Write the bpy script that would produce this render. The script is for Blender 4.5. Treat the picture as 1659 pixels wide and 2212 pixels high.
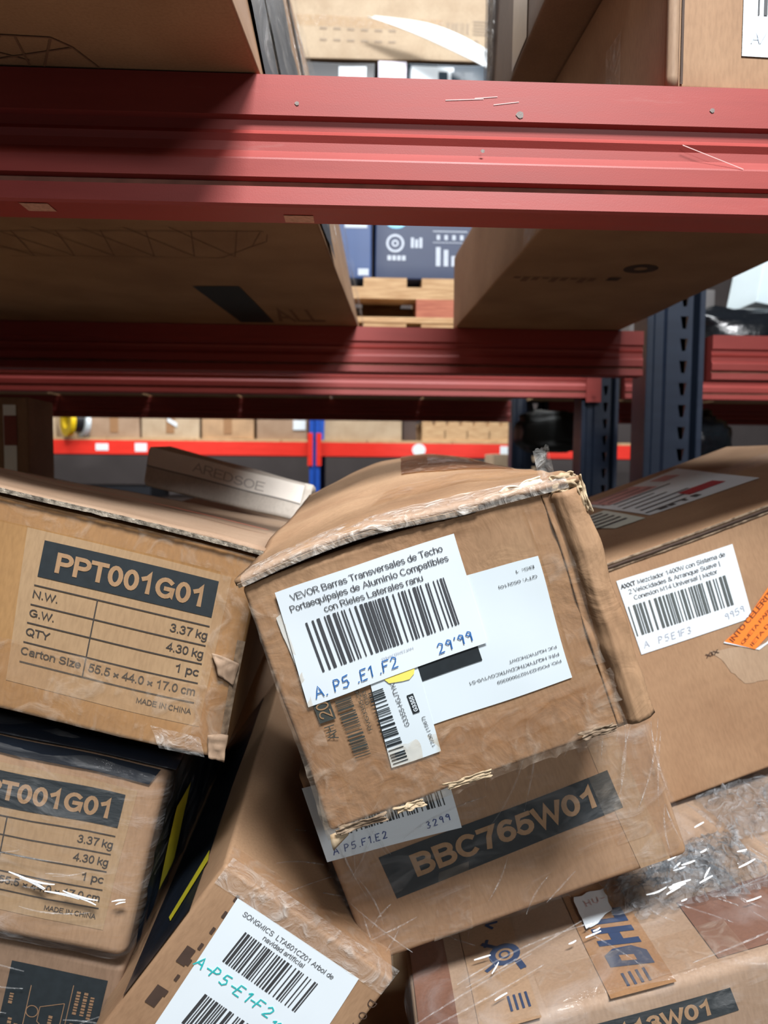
import bpy, math, random
from mathutils import Vector, Matrix, noise
R = math.radians
scene = bpy.context.scene
col = scene.collection
for o in list(bpy.data.objects):
    bpy.data.objects.remove(o)

# ------------------------------------------------------------------ camera
EZ = 1.5
cam_d = bpy.data.cameras.new('camera')
cam = bpy.data.objects.new('camera', cam_d)
col.objects.link(cam)
cam.matrix_world = (Matrix.Translation((0, 0, EZ)) @ Matrix.Rotation(R(-2.3), 4, 'Z')
                    @ Matrix.Rotation(R(90 - 3.65), 4, 'X') @ Matrix.Rotation(R(0.55), 4, 'Z'))
cam_d.sensor_fit = 'VERTICAL'
cam_d.sensor_height = 34.6
cam_d.lens = 34.6 * 1661.0 / 2212.0
cam_d.clip_start = 0.02
cam_d.dof.use_dof = True
cam_d.dof.focus_distance = 0.56
cam_d.dof.aperture_fstop = 8.5
scene.camera = cam

# ------------------------------------------------------------------ light
world = bpy.data.worlds.new('hall_light')
scene.world = world
world.use_nodes = True
wb = world.node_tree.nodes['Background']
wb.inputs[0].default_value = (0.86, 0.94, 1.0, 1)
wb.inputs[1].default_value = 0.04

def area(name, loc, target, sx, sy, energy, colr):
    l = bpy.data.lights.new(name, 'AREA')
    l.shape = 'RECTANGLE'
    l.size = sx; l.size_y = sy
    l.energy = energy; l.color = colr
    o = bpy.data.objects.new(name, l)
    col.objects.link(o)
    o.location = loc
    d = Vector(target) - Vector(loc)
    o.rotation_euler = d.to_track_quat('-Z', 'Y').to_euler()
    return o
area('aisle_ceiling_lamp', (0.45, -1.28, 4.1), (0.1, 0.6, 1.3), 0.9, 0.5, 245, (0.97, 0.985, 1.0))
area('added_fill_lamp', (1.6, -5.2, 4.2), (0.2, 0.7, 1.4), 1.6, 0.5, 120, (0.98, 0.99, 1.0))  # added unseen fill lamp, lifts the right carton's top and the beam shadow
area('middle_ceiling_lamp', (0.4, 1.6, 5.4), (0.2, 2.5, 2.4), 1.6, 0.6, 165, (0.93, 0.97, 1.0))
area('far_aisle_ceiling_lamp', (-0.5, 4.45, 4.6), (-0.5, 5.6, 1.7), 4.0, 0.5, 290, (1.0, 0.98, 0.95))

scene.view_settings.view_transform = 'Standard'
scene.view_settings.look = 'None'
scene.view_settings.exposure = 0.0
scene.view_settings.gamma = 1.0
scene.view_settings.use_curve_mapping = False

# ------------------------------------------------------------------ materials
def lin(r, g, b):
    f = lambda c: (c / 255 / 12.92) if c / 255 <= 0.04045 else ((c / 255 + 0.055) / 1.055) ** 2.4
    return (f(r), f(g), f(b), 1)
MATS = {}
def newmat(name):
    m = bpy.data.materials.new(name)
    m.use_nodes = True
    nt = m.node_tree
    return m, nt, nt.nodes['Principled BSDF'], nt.nodes['Material Output']

def nnode(nt, kind, **kw):
    n = nt.nodes.new(kind)
    for k, v in kw.items():
        setattr(n, k, v)
    return n

def cardboard(name, rgb, rgb2=None, wrinkle=0.0, rough=0.72, blotch=9.0):
    if name in MATS:
        return MATS[name]
    m, nt, b, out = newmat(name)
    L = nt.links.new
    tc = nnode(nt, 'ShaderNodeTexCoord')
    n1 = nnode(nt, 'ShaderNodeTexNoise'); n1.inputs['Scale'].default_value = blotch; n1.inputs['Detail'].default_value = 5
    n2 = nnode(nt, 'ShaderNodeTexNoise'); n2.inputs['Scale'].default_value = 420; n2.inputs['Detail'].default_value = 3
    mp = nnode(nt, 'ShaderNodeMapping'); mp.inputs['Scale'].default_value = (1, 1, 0.25)
    L(tc.outputs['Object'], n1.inputs['Vector']); L(tc.outputs['Object'], mp.inputs['Vector']); L(mp.outputs[0], n2.inputs['Vector'])
    rp = nnode(nt, 'ShaderNodeValToRGB')
    c1 = lin(*rgb); c2 = lin(*(rgb2 or tuple(int(v * 0.87) for v in rgb)))
    rp.color_ramp.elements[0].position = 0.32; rp.color_ramp.elements[0].color = c2
    rp.color_ramp.elements[1].position = 0.62; rp.color_ramp.elements[1].color = c1
    L(n1.outputs[0], rp.inputs[0])
    mx = nnode(nt, 'ShaderNodeMixRGB', blend_type='MULTIPLY'); mx.inputs[0].default_value = 0.35
    rp2 = nnode(nt, 'ShaderNodeValToRGB')
    rp2.color_ramp.elements[0].position = 0.3; rp2.color_ramp.elements[0].color = (0.62, 0.6, 0.58, 1)
    rp2.color_ramp.elements[1].position = 0.62; rp2.color_ramp.elements[1].color = (1, 1, 1, 1)
    L(n2.outputs[0], rp2.inputs[0])
    L(rp.outputs[0], mx.inputs[1]); L(rp2.outputs[0], mx.inputs[2])
    L(mx.outputs[0], b.inputs['Base Color'])
    b.inputs['Roughness'].default_value = rough
    b.inputs['Specular IOR Level'].default_value = 0.35
    bp = nnode(nt, 'ShaderNodeBump'); bp.inputs['Strength'].default_value = 0.10; bp.inputs['Distance'].default_value = 0.001
    L(n2.outputs[0], bp.inputs['Height'])
    if wrinkle:
        n3 = nnode(nt, 'ShaderNodeTexNoise'); n3.inputs['Scale'].default_value = 26; n3.inputs['Detail'].default_value = 4
        n3.inputs['Distortion'].default_value = 1.2
        L(tc.outputs['Object'], n3.inputs['Vector'])
        b2 = nnode(nt, 'ShaderNodeBump'); b2.inputs['Strength'].default_value = wrinkle; b2.inputs['Distance'].default_value = 0.01
        L(n3.outputs[0], b2.inputs['Height']); L(b2.outputs[0], bp.inputs['Normal'])
    L(bp.outputs[0], b.inputs['Normal'])
    MATS[name] = m
    return m

def plain(name, rgb, rough=0.6, noise_amt=0.12, scale=60, metallic=0.0, spec=0.5, bump=0.0, coat=0.0):
    if name in MATS:
        return MATS[name]
    m, nt, b, out = newmat(name)
    L = nt.links.new
    tc = nnode(nt, 'ShaderNodeTexCoord')
    n1 = nnode(nt, 'ShaderNodeTexNoise'); n1.inputs['Scale'].default_value = scale; n1.inputs['Detail'].default_value = 4
    L(tc.outputs['Object'], n1.inputs['Vector'])
    rp = nnode(nt, 'ShaderNodeValToRGB')
    c = lin(*rgb)
    k = 1 - noise_amt
    rp.color_ramp.elements[0].position = 0.3; rp.color_ramp.elements[0].color = (c[0] * k, c[1] * k, c[2] * k, 1)
    rp.color_ramp.elements[1].position = 0.65; rp.color_ramp.elements[1].color = c
    L(n1.outputs[0], rp.inputs[0]); L(rp.outputs[0], b.inputs['Base Color'])
    b.inputs['Roughness'].default_value = rough
    b.inputs['Metallic'].default_value = metallic
    b.inputs['Specular IOR Level'].default_value = spec
    b.inputs['Coat Weight'].default_value = coat
    if bump:
        bp = nnode(nt, 'ShaderNodeBump'); bp.inputs['Strength'].default_value = bump; bp.inputs['Distance'].default_value = 0.004
        L(n1.outputs[0], bp.inputs['Height']); L(bp.outputs[0], b.inputs['Normal'])
    MATS[name] = m
    return m

def film(name, tint, alpha, rough=0.12, wr=0.5, wscale=30, stretch=(1, 1, 1), body=(1, 1, 1)):
    """thin plastic: see-through with a glossy wrinkled surface"""
    if name in MATS:
        return MATS[name]
    m, nt, b, out = newmat(name)
    L = nt.links.new
    tc = nnode(nt, 'ShaderNodeTexCoord')
    mp = nnode(nt, 'ShaderNodeMapping'); mp.inputs['Scale'].default_value = stretch
    n1 = nnode(nt, 'ShaderNodeTexNoise'); n1.inputs['Scale'].default_value = wscale; n1.inputs['Detail'].default_value = 5
    n1.inputs['Distortion'].default_value = 1.6
    L(tc.outputs['Object'], mp.inputs['Vector']); L(mp.outputs[0], n1.inputs['Vector'])
    bp = nnode(nt, 'ShaderNodeBump'); bp.inputs['Strength'].default_value = wr; bp.inputs['Distance'].default_value = 0.012
    L(n1.outputs[0], bp.inputs['Height']); L(bp.outputs[0], b.inputs['Normal'])
    b.inputs['Base Color'].default_value = body + (1,)
    b.inputs['Roughness'].default_value = rough
    b.inputs['Specular IOR Level'].default_value = 0.6
    tr = nnode(nt, 'ShaderNodeBsdfTransparent'); tr.inputs[0].default_value = tint + (1,)
    mix = nnode(nt, 'ShaderNodeMixShader')
    rp = nnode(nt, 'ShaderNodeMapRange'); rp.inputs[1].default_value = 0.50; rp.inputs[2].default_value = 0.78
    rp.inputs[3].default_value = alpha; rp.inputs[4].default_value = min(1.0, alpha * 4.0 + 0.05)
    L(n1.outputs[0], rp.inputs[0]); L(rp.outputs[0], mix.inputs[0])
    L(tr.outputs[0], mix.inputs[1]); L(b.outputs[0], mix.inputs[2]); L(mix.outputs[0], out.inputs[0])
    MATS[name] = m
    return m

def wood(name, rgb, rgb2):
    if name in MATS:
        return MATS[name]
    m, nt, b, out = newmat(name)
    L = nt.links.new
    tc = nnode(nt, 'ShaderNodeTexCoord')
    mp = nnode(nt, 'ShaderNodeMapping'); mp.inputs['Scale'].default_value = (3, 3, 40)
    n1 = nnode(nt, 'ShaderNodeTexNoise'); n1.inputs['Scale'].default_value = 4; n1.inputs['Detail'].default_value = 6
    L(tc.outputs['Object'], mp.inputs['Vector']); L(mp.outputs[0], n1.inputs['Vector'])
    rp = nnode(nt, 'ShaderNodeValToRGB')
    rp.color_ramp.elements[0].position = 0.35; rp.color_ramp.elements[0].color = lin(*rgb2)
    rp.color_ramp.elements[1].position = 0.65; rp.color_ramp.elements[1].color = lin(*rgb)
    L(n1.outputs[0], rp.inputs[0]); L(rp.outputs[0], b.inputs['Base Color'])
    b.inputs['Roughness'].default_value = 0.8
    MATS[name] = m
    return m

def painted(name, rgb, rough=0.38, chips=0.6):
    """powder coated steel with fine scuffs"""
    if name in MATS:
        return MATS[name]
    m, nt, b, out = newmat(name)
    L = nt.links.new
    tc = nnode(nt, 'ShaderNodeTexCoord')
    mp = nnode(nt, 'ShaderNodeMapping'); mp.inputs['Scale'].default_value = (1.0, 8, 8)
    n1 = nnode(nt, 'ShaderNodeTexNoise'); n1.inputs['Scale'].default_value = 7; n1.inputs['Detail'].default_value = 8
    n1.inputs['Roughness'].default_value = 0.7
    L(tc.outputs['Object'], mp.inputs['Vector']); L(mp.outputs[0], n1.inputs['Vector'])
    rp = nnode(nt, 'ShaderNodeValToRGB')
    c = lin(*rgb)
    e = rp.color_ramp.elements
    e[0].position = 0.3; e[0].color = (c[0] * 0.86, c[1] * 0.82, c[2] * 0.82, 1)
    e[1].position = 0.62; e[1].color = c
    x = e.new(0.80); x.color = (c[0] * 0.75 + 0.16 * chips, c[1] + 0.12 * chips, c[2] + 0.11 * chips, 1)
    L(n1.outputs[0], rp.inputs[0]); L(rp.outputs[0], b.inputs['Base Color'])
    rr = nnode(nt, 'ShaderNodeMapRange'); rr.inputs[3].default_value = rough - 0.06; rr.inputs[4].default_value = rough + 0.16
    L(n1.outputs[0], rr.inputs[0]); L(rr.outputs[0], b.inputs['Roughness'])
    n2 = nnode(nt, 'ShaderNodeTexNoise'); n2.inputs['Scale'].default_value = 900
    L(tc.outputs['Object'], n2.inputs['Vector'])
    bp = nnode(nt, 'ShaderNodeBump'); bp.inputs['Strength'].default_value = 0.08; bp.inputs['Distance'].default_value = 0.0006
    L(n2.outputs[0], bp.inputs['Height']); L(bp.outputs[0], b.inputs['Normal'])
    MATS[name] = m
    return m

KRAFT = cardboard('kraft_cardboard', (163, 130, 100), (147, 114, 86))
KRAFT_Y = cardboard('golden_kraft_cardboard', (160, 122, 79), (145, 108, 67))
KRAFT_P = cardboard('pinkish_kraft_cardboard', (164, 138, 115), (148, 121, 98))
KRAFT_W = cardboard('crumpled_kraft_cardboard', (164, 131, 100), (146, 112, 83), wrinkle=0.22)
KRAFT_D = cardboard('brown_kraft_cardboard', (134, 109, 89), (116, 93, 75))
KRAFT_L = cardboard('pale_kraft_cardboard', (184, 164, 138), (168, 146, 120))
GREYBOARD = cardboard('greyish_cardboard', (206, 196, 184), (180, 168, 156))
EDGE = cardboard('corrugated_edge', (150, 130, 108), (92, 74, 58), blotch=160)
INK = plain('black_print', (34, 41, 45), 0.62, 0.25, 120)
INK_SOFT = plain('grey_print', (74, 75, 78), 0.7, 0.1)
INK_BROWN = plain('dark_brown_print', (70, 52, 42), 0.8, 0.2)
INK_KRAFT = cardboard('unprinted_kraft_lettering', (160, 127, 95), (150, 118, 86))
INK_FAINT = plain('faint_brown_print', (120, 88, 66), 0.8, 0.1)
PEN = plain('blue_pen', (52, 110, 178), 0.5, 0.25, 300)
PEN_D = plain('dark_blue_pen', (58, 78, 138), 0.5, 0.25, 300)
PEN_T = plain('turquoise_pen', (40, 190, 190), 0.5, 0.2, 300)
PEN_G = plain('pencil_grey', (172, 178, 190), 0.6, 0.1, 300)
PAPER = plain('white_paper', (221, 230, 236), 0.5, 0.03, 20)
PAPER_G = plain('glossy_white_paper', (216, 227, 233), 0.35, 0.03, 20)
PAPER_O = plain('orange_paper', (245, 130, 52), 0.5, 0.06, 30)
PAPER_Y = plain('yellow_paper', (246, 226, 110), 0.5, 0.05, 30)
RED_INK = plain('red_print', (176, 40, 42), 0.5, 0.1)
PINK_INK = plain('pinkish_print', (206, 150, 148), 0.5, 0.2)
DHLBLUE = plain('navy_print', (38, 58, 92), 0.5, 0.15)
RED = painted('red_powder_coat', (150, 57, 51), rough=0.46)
RED_F = painted('bright_red_powder_coat', (226, 48, 34), chips=0.1)
NAVY = painted('navy_powder_coat', (31, 43, 62), chips=0.08)
BLUE = painted('bright_blue_powder_coat', (24, 78, 176), chips=0.1)
DUST = plain('brown_dust_strip', (128, 82, 68), 0.9, 0.4, 40)
TAPE = film('clear_brown_tape', (0.97, 0.925, 0.87), 0.07, 0.16, 0.25, 45, body=(0.62, 0.52, 0.42))
TAPE_S = film('shiny_clear_tape', (0.985, 0.97, 0.95), 0.10, 0.08, 0.6, 60, body=(0.9, 0.88, 0.84))
FILM = film('clear_stretch_film', (0.99, 0.99, 0.99), 0.022, 0.08, 0.6, 14, (1, 1, 3.0), body=(0.9, 0.9, 0.9))
FILM_W = film('crumpled_stretch_film', (0.88, 0.89, 0.90), 0.14, 0.05, 0.9, 55, (1, 1, 1), body=(0.46, 0.48, 0.50))
BLACKTAPE = plain('black_plastic_tape', (26, 32, 42), 0.28, 0.3, 30, bump=0.5)
BLACKBAG = plain('black_bag_plastic', (17, 20, 25), 0.22, 0.3, 18, bump=1.0)
YELLOW = plain('yellow_plastic', (226, 190, 20), 0.45, 0.1)
YELLOW_T = plain('yellow_tape', (190, 180, 44), 0.4, 0.15)
PALLET = wood('pallet_wood', (196, 164, 124), (166, 130, 92))
PALLET_R = wood('reddish_pallet_block', (176, 108, 84), (150, 84, 66))
CHIP = wood('chipboard', (196, 164, 124), (170, 138, 100))
BLUEBOX = plain('dark_blue_carton', (27, 46, 82), 0.5, 0.12, 8)
BLUEBOX2 = plain('mid_blue_carton', (40, 72, 124), 0.5, 0.15, 8)
PALEINK = plain('pale_grey_print', (190, 200, 214), 0.6, 0.1)
SKYINK = plain('sky_blue_print', (140, 206, 240), 0.6, 0.05)
TEALPACK = plain('dark_teal_pack', (30, 52, 68), 0.35, 0.2, 30)
BLACKPACK = plain('black_pack', (28, 28, 32), 0.4, 0.2, 30)
LILACPACK = plain('pale_lilac_pack', (222, 216, 230), 0.5, 0.06, 20)
WHITEPL = plain('white_plastic_sheet', (240, 248, 250), 0.25, 0.03, 20)
CONCRETE = plain('concrete', (66, 64, 62), 0.85, 0.2, 6)
DARKWALL = plain('dark_wall_paint', (66, 60, 60), 0.9, 0.15, 5)

# ------------------------------------------------------------------ helpers
class Geo:
    def __init__(self):
        self.v = []; self.f = []
    def add(self, vs, fs):
        n = len(self.v)
        self.v += [tuple(p) for p in vs]
        self.f += [tuple(i + n for i in f) for f in fs]
    def box(self, x0, x1, y0, y1, z0, z1):
        self.add([(x0, y0, z0), (x1, y0, z0), (x1, y1, z0), (x0, y1, z0), (x0, y0, z1), (x1, y0, z1), (x1, y1, z1), (x0, y1, z1)],
                 [(0, 3, 2, 1), (4, 5, 6, 7), (0, 1, 5, 4), (1, 2, 6, 5), (2, 3, 7, 6), (3, 0, 4, 7)])
    def grid(self, fn, nx, ny):
        vs = [fn(i / nx, j / ny) for j in range(ny + 1) for i in range(nx + 1)]
        fs = [(j * (nx + 1) + i, j * (nx + 1) + i + 1, (j + 1) * (nx + 1) + i + 1, (j + 1) * (nx + 1) + i) for j in range(ny) for i in range(nx)]
        self.add(vs, fs)
    def prism(self, prof, x0, x1):
        """closed (y,z) outline swept along x"""
        n = len(prof)
        vs = [(x0, p[0], p[1]) for p in prof] + [(x1, p[0], p[1]) for p in prof]
        fs = [(i, (i + 1) % n, n + (i + 1) % n, n + i) for i in range(n)]
        fs += [tuple(range(n - 1, -1, -1)), tuple(range(n, 2 * n))]
        self.add(vs, fs)
    def build(self, name, mat, parent=None, smooth=False, thick=0.0):
        me = bpy.data.meshes.new(name)
        me.from_pydata(self.v, [], self.f)
        me.update()
        o = bpy.data.objects.new(name, me)
        col.objects.link(o)
        me.materials.append(mat)
        if smooth:
            for p in me.polygons:
                p.use_smooth = True
        if parent:
            o.parent = parent
        if thick:
            s = o.modifiers.new('thickness', 'SOLIDIFY'); s.thickness = thick; s.offset = 0
        return o

def tag(o, label, cat, group=None, kind=None):
    o['label'] = label; o['category'] = cat
    if group: o['group'] = group
    if kind: o['kind'] = kind
    return o
def structure(o):
    o['kind'] = 'structure'; return o
def empty(name, loc, rot=(0, 0, 0)):
    o = bpy.data.objects.new(name, None)
    col.objects.link(o)
    o.empty_display_size = 0.05
    o.rotation_mode = 'YXZ'
    o.location = loc
    o.rotation_euler = [R(a) for a in rot]
    return o

def ar(cx, cy, rx, ry, a0, a1, n=9):
    return [(cx + rx * math.cos(R(a0 + (a1 - a0) * k / n)), cy + ry * math.sin(R(a0 + (a1 - a0) * k / n))) for k in range(n + 1)]
_o = lambda: ar(.28, .36, .25, .36, 0, 360, 16)
SANS = {   # advance, strokes; capitals one unit high
 'A': (.74, [[(.03, 0), (.37, 1), (.71, 0)], [(.15, .34), (.59, .34)]]),
 'B': (.74, [[(.09, 0), (.09, 1), (.40, 1)] + ar(.40, .765, .23, .235, 90, -90) + [(.09, .53)], [(.40, .53)] + ar(.42, .265, .26, .265, 90, -90) + [(.09, 0)]]),
 'C': (.78, [ar(.41, .5, .34, .5, 48, 312, 16)]),
 'D': (.78, [[(.09, 0), (.09, 1), (.34, 1)] + ar(.34, .5, .36, .5, 90, -90, 12) + [(.09, 0), (.09, .05)]]),
 'E': (.70, [[(.66, 1), (.09, 1), (.09, 0), (.67, 0)], [(.09, .53), (.60, .53)]]),
 'F': (.66, [[(.63, 1), (.09, 1), (.09, 0)], [(.09, .52), (.55, .52)]]),
 'G': (.82, [ar(.42, .5, .35, .5, 48, 330, 16) + [(.75, .18), (.75, .47), (.45, .47)]]),
 'H': (.76, [[(.09, 0), (.09, 1)], [(.67, 0), (.67, 1)], [(.09, .53), (.67, .53)]]),
 'I': (.30, [[(.15, 0), (.15, 1)]]),
 'J': (.55, [[(.44, 1), (.44, .25)] + ar(.25, .22, .19, .22, 0, -180, 8)]),
 'K': (.72, [[(.09, 0), (.09, 1)], [(.66, 1), (.10, .40)], [(.30, .60), (.69, 0)]]),
 'L': (.60, [[(.09, 1), (.09, 0), (.58, 0)]]),
 'M': (.86, [[(.09, 0), (.09, 1), (.43, .12), (.77, 1), (.77, 0)]]),
 'N': (.77, [[(.09, 0), (.09, 1), (.68, 0), (.68, 1)]]),
 'O': (.82, [ar(.41, .5, .35, .5, 0, 360, 20)]),
 'P': (.70, [[(.09, 0), (.09, 1), (.40, 1)] + ar(.40, .735, .25, .265, 90, -90, 10) + [(.09, .47)]]),
 'Q': (.82, [ar(.41, .5, .35, .5, 0, 360, 20), [(.48, .22), (.76, -.05)]]),
 'R': (.76, [[(.09, 0), (.09, 1), (.42, 1)] + ar(.42, .75, .25, .25, 90, -90, 10) + [(.09, .50)], [(.40, .50), (.70, 0)]]),
 'S': (.70, [ar(.35, .75, .26, .25, 20, 265, 10) + ar(.35, .26, .29, .26, 85, -160, 10)]),
 'T': (.66, [[(.02, 1), (.64, 1)], [(.33, 1), (.33, 0)]]),
 'U': (.76, [[(.09, 1), (.09, .3)] + ar(.38, .29, .29, .29, 180, 360, 10) + [(.67, 1)]]),
 'V': (.70, [[(.02, 1), (.35, 0), (.68, 1)]]),
 'W': (1.0, [[(.02, 1), (.26, 0), (.50, .95), (.74, 0), (.98, 1)]]),
 'X': (.70, [[(.04, 0), (.66, 1)], [(.04, 1), (.66, 0)]]),
 'Y': (.70, [[(.03, 1), (.35, .46), (.67, 1)], [(.35, .46), (.35, 0)]]),
 'Z': (.66, [[(.06, 1), (.60, 1), (.05, 0), (.62, 0)]]),
 '0': (.62, [ar(.31, .5, .24, .5, 0, 360, 18)]),
 '1': (.62, [[(.12, .74), (.30, .84), (.38, 1), (.38, 0)]]),
 '2': (.62, [ar(.31, .72, .24, .28, 165, -35, 10) + [(.06, 0), (.57, 0)]]),
 '3': (.62, [ar(.29, .76, .21, .24, 160, -90, 9) + ar(.29, .265, .25, .265, 90, -160, 10)]),
 '4': (.62, [[(.44, 0), (.44, 1), (.04, .28), (.60, .28)]]),
 '5': (.62, [[(.53, 1), (.16, 1), (.09, .50)] + ar(.29, .32, .25, .32, 125, -155, 11)]),
 '6': (.62, [ar(.31, .31, .24, .31, 0, 360, 14), ar(.36, .5, .29, .5, 180, 55, 9)]),
 '7': (.62, [[(.05, 1), (.56, 1), (.36, .55), (.26, 0)]]),
 '8': (.62, [ar(.31, .755, .21, .235, 0, 360, 14), ar(.31, .265, .25, .265, 0, 360, 14)]),
 '9': (.62, [ar(.31, .69, .24, .31, 0, 360, 14), ar(.26, .5, .29, .5, 0, -125, 9)]),
 'a': (.58, [ar(.29, .52, .20, .20, 165, 0, 8) + [(.49, 0)], ar(.27, .20, .21, .20, 60, 330, 12)]),
 'b': (.60, [[(.08, 1), (.08, 0)], ar(.31, .36, .23, .36, 0, 360, 16)]),
 'c': (.54, [ar(.29, .36, .24, .36, 48, 312, 12)]),
 'd': (.60, [[(.52, 1), (.52, 0)], ar(.29, .36, .23, .36, 0, 360, 16)]),
 'e': (.58, [[(.05, .38), (.53, .38)] + ar(.29, .36, .24, .36, 5, 318, 14)]),
 'f': (.32, [[(.31, .98)] + ar(.26, .84, .11, .15, 90, 180, 4) + [(.15, 0)], [(.02, .72), (.31, .72)]]),
 'g': (.60, [[(.52, .72), (.52, -.05)] + ar(.29, -.05, .23, .22, 0, -150, 8), ar(.29, .36, .23, .36, 0, 360, 16)]),
 'h': (.59, [[(.08, 1), (.08, 0)], ar(.30, .48, .21, .24, 180, 0, 8) + [(.51, 0)]]),
 'i': (.26, [[(.13, 0), (.13, .72)], [(.13, .88), (.13, 1)]]),
 'j': (.26, [[(.14, .72), (.14, -.12), (.02, -.24)], [(.14, .88), (.14, 1)]]),
 'k': (.54, [[(.08, 0), (.08, 1)], [(.49, .72), (.09, .30)], [(.24, .45), (.51, 0)]]),
 'l': (.25, [[(.12, 0), (.12, 1)]]),
 'm': (.88, [[(.08, 0), (.08, .72)], ar(.26, .50, .18, .22, 180, 0, 7) + [(.44, 0)], ar(.62, .50, .18, .22, 180, 0, 7) + [(.80, 0)]]),
 'n': (.59, [[(.08, 0), (.08, .72)], ar(.30, .48, .21, .24, 180, 0, 8) + [(.51, 0)]]),
 'o': (.58, [ar(.29, .36, .24, .36, 0, 360, 16)]),
 'p': (.60, [[(.08, .72), (.08, -.26)], ar(.31, .36, .23, .36, 0, 360, 16)]),
 'q': (.60, [[(.52, .72), (.52, -.26)], ar(.29, .36, .23, .36, 0, 360, 16)]),
 'r': (.37, [[(.09, 0), (.09, .72)], ar(.30, .46, .21, .26, 180, 80, 5)]),
 's': (.52, [ar(.26, .54, .19, .18, 25, 260, 8) + ar(.26, .19, .21, .19, 80, -155, 8)]),
 't': (.31, [[(.14, .94), (.14, .12), (.28, .01)], [(.02, .72), (.29, .72)]]),
 'u': (.59, [[(.08, .72), (.08, .22)] + ar(.29, .22, .21, .22, 180, 360, 8), [(.50, .72), (.50, 0)]]),
 'v': (.52, [[(.02, .72), (.26, 0), (.50, .72)]]),
 'w': (.76, [[(.02, .72), (.20, 0), (.38, .70), (.56, 0), (.74, .72)]]),
 'x': (.52, [[(.03, 0), (.49, .72)], [(.03, .72), (.49, 0)]]),
 'y': (.52, [[(.02, .72), (.27, 0)], [(.50, .72), (.22, -.18), (.06, -.26)]]),
 'z': (.50, [[(.05, .72), (.45, .72), (.04, 0), (.46, 0)]]),
 '.': (.26, [[(.13, .0), (.13, .035)]]), ',': (.26, [[(.15, .10), (.08, -.14)]]), ':': (.26, [[(.13, 0), (.13, .12)], [(.13, .58), (.13, .70)]]),
 '-': (.36, [[(.04, .38), (.32, .38)]]), '/': (.32, [[(.0, -.02), (.30, 1.02)]]), '|': (.28, [[(.14, -.2), (.14, 1)]]),
 '(': (.34, [ar(.36, .4, .22, .66, 125, 235, 7)]), ')': (.34, [ar(-.02, .4, .22, .66, 55, -55, 7)]),
 '×': (.56, [[(.08, .12), (.48, .54)], [(.08, .54), (.48, .12)]]), '>': (.56, [[(.06, .7), (.5, .4), (.06, .1)]]),
 '&': (.76, [[(.70, 0), (.24, .62)] + ar(.34, .80, .16, .20, 200, -30, 9) + [(.12, .36)] + ar(.30, .22, .24, .22, 150, 360, 9) + [(.66, .45)]]),
}
_tc = {}
def text_mesh(s, bold=0.0):
    """block lettering built from constant-width strokes; capitals are 1 unit high"""
    key = (s, bold)
    if key in _tc:
        return _tc[key]
    hw = .5 * (.105 + bold * 3.6)
    vs = []; fs = []; x = 0
    for ch in s:
        if ch == ' ':
            x += .32; continue
        adv, strokes = SANS[ch]
        for st in strokes:
            P = [Vector((a + x, b)) for a, b in st]
            # keep the outer edge inside the cap height
            P = [Vector((p.x, .5 + (p.y - .5) * (1 - 2 * hw) if 0 <= p.y <= 1 else p.y)) for p in P]
            Q = [P[0]]
            for p in P[1:]:
                if (p - Q[-1]).length > 1e-4: Q.append(p)
            P = Q; n0 = len(vs); m = len(P)
            closed = (P[0] - P[-1]).length < 1e-3
            for i, p in enumerate(P):
                a = P[i - 1] if i else (P[-2] if closed else None)
                b = P[i + 1] if i < m - 1 else (P[1] if closed else None)
                d1 = (p - a).normalized() if a is not None else None
                d2 = (b - p).normalized() if b is not None else None
                if d1 is None: d1 = d2
                if d2 is None: d2 = d1
                e = 0 
                t = d1 + d2
                t = t.normalized() if t.length > 1e-6 else d1
                nn = Vector((-t.y, t.x)); k = hw / max(.42, nn.dot(Vector((-d1.y, d1.x))))
                q = p
                if not closed and i == 0: q = p - d2 * hw * .9
                if not closed and i == m - 1: q = p + d1 * hw * .9
                vs += [tuple(q + nn * k), tuple(q - nn * k)]
                if i: fs.append((n0 + 2 * i - 2, n0 + 2 * i - 1, n0 + 2 * i + 1, n0 + 2 * i))
        x += adv + bold * 2.2 + .04
    xs = [v[0] for v in vs]
    _tc[key] = (vs, fs, min(xs), max(xs))
    return _tc[key]
def cap_height():
    return 1.0

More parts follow.
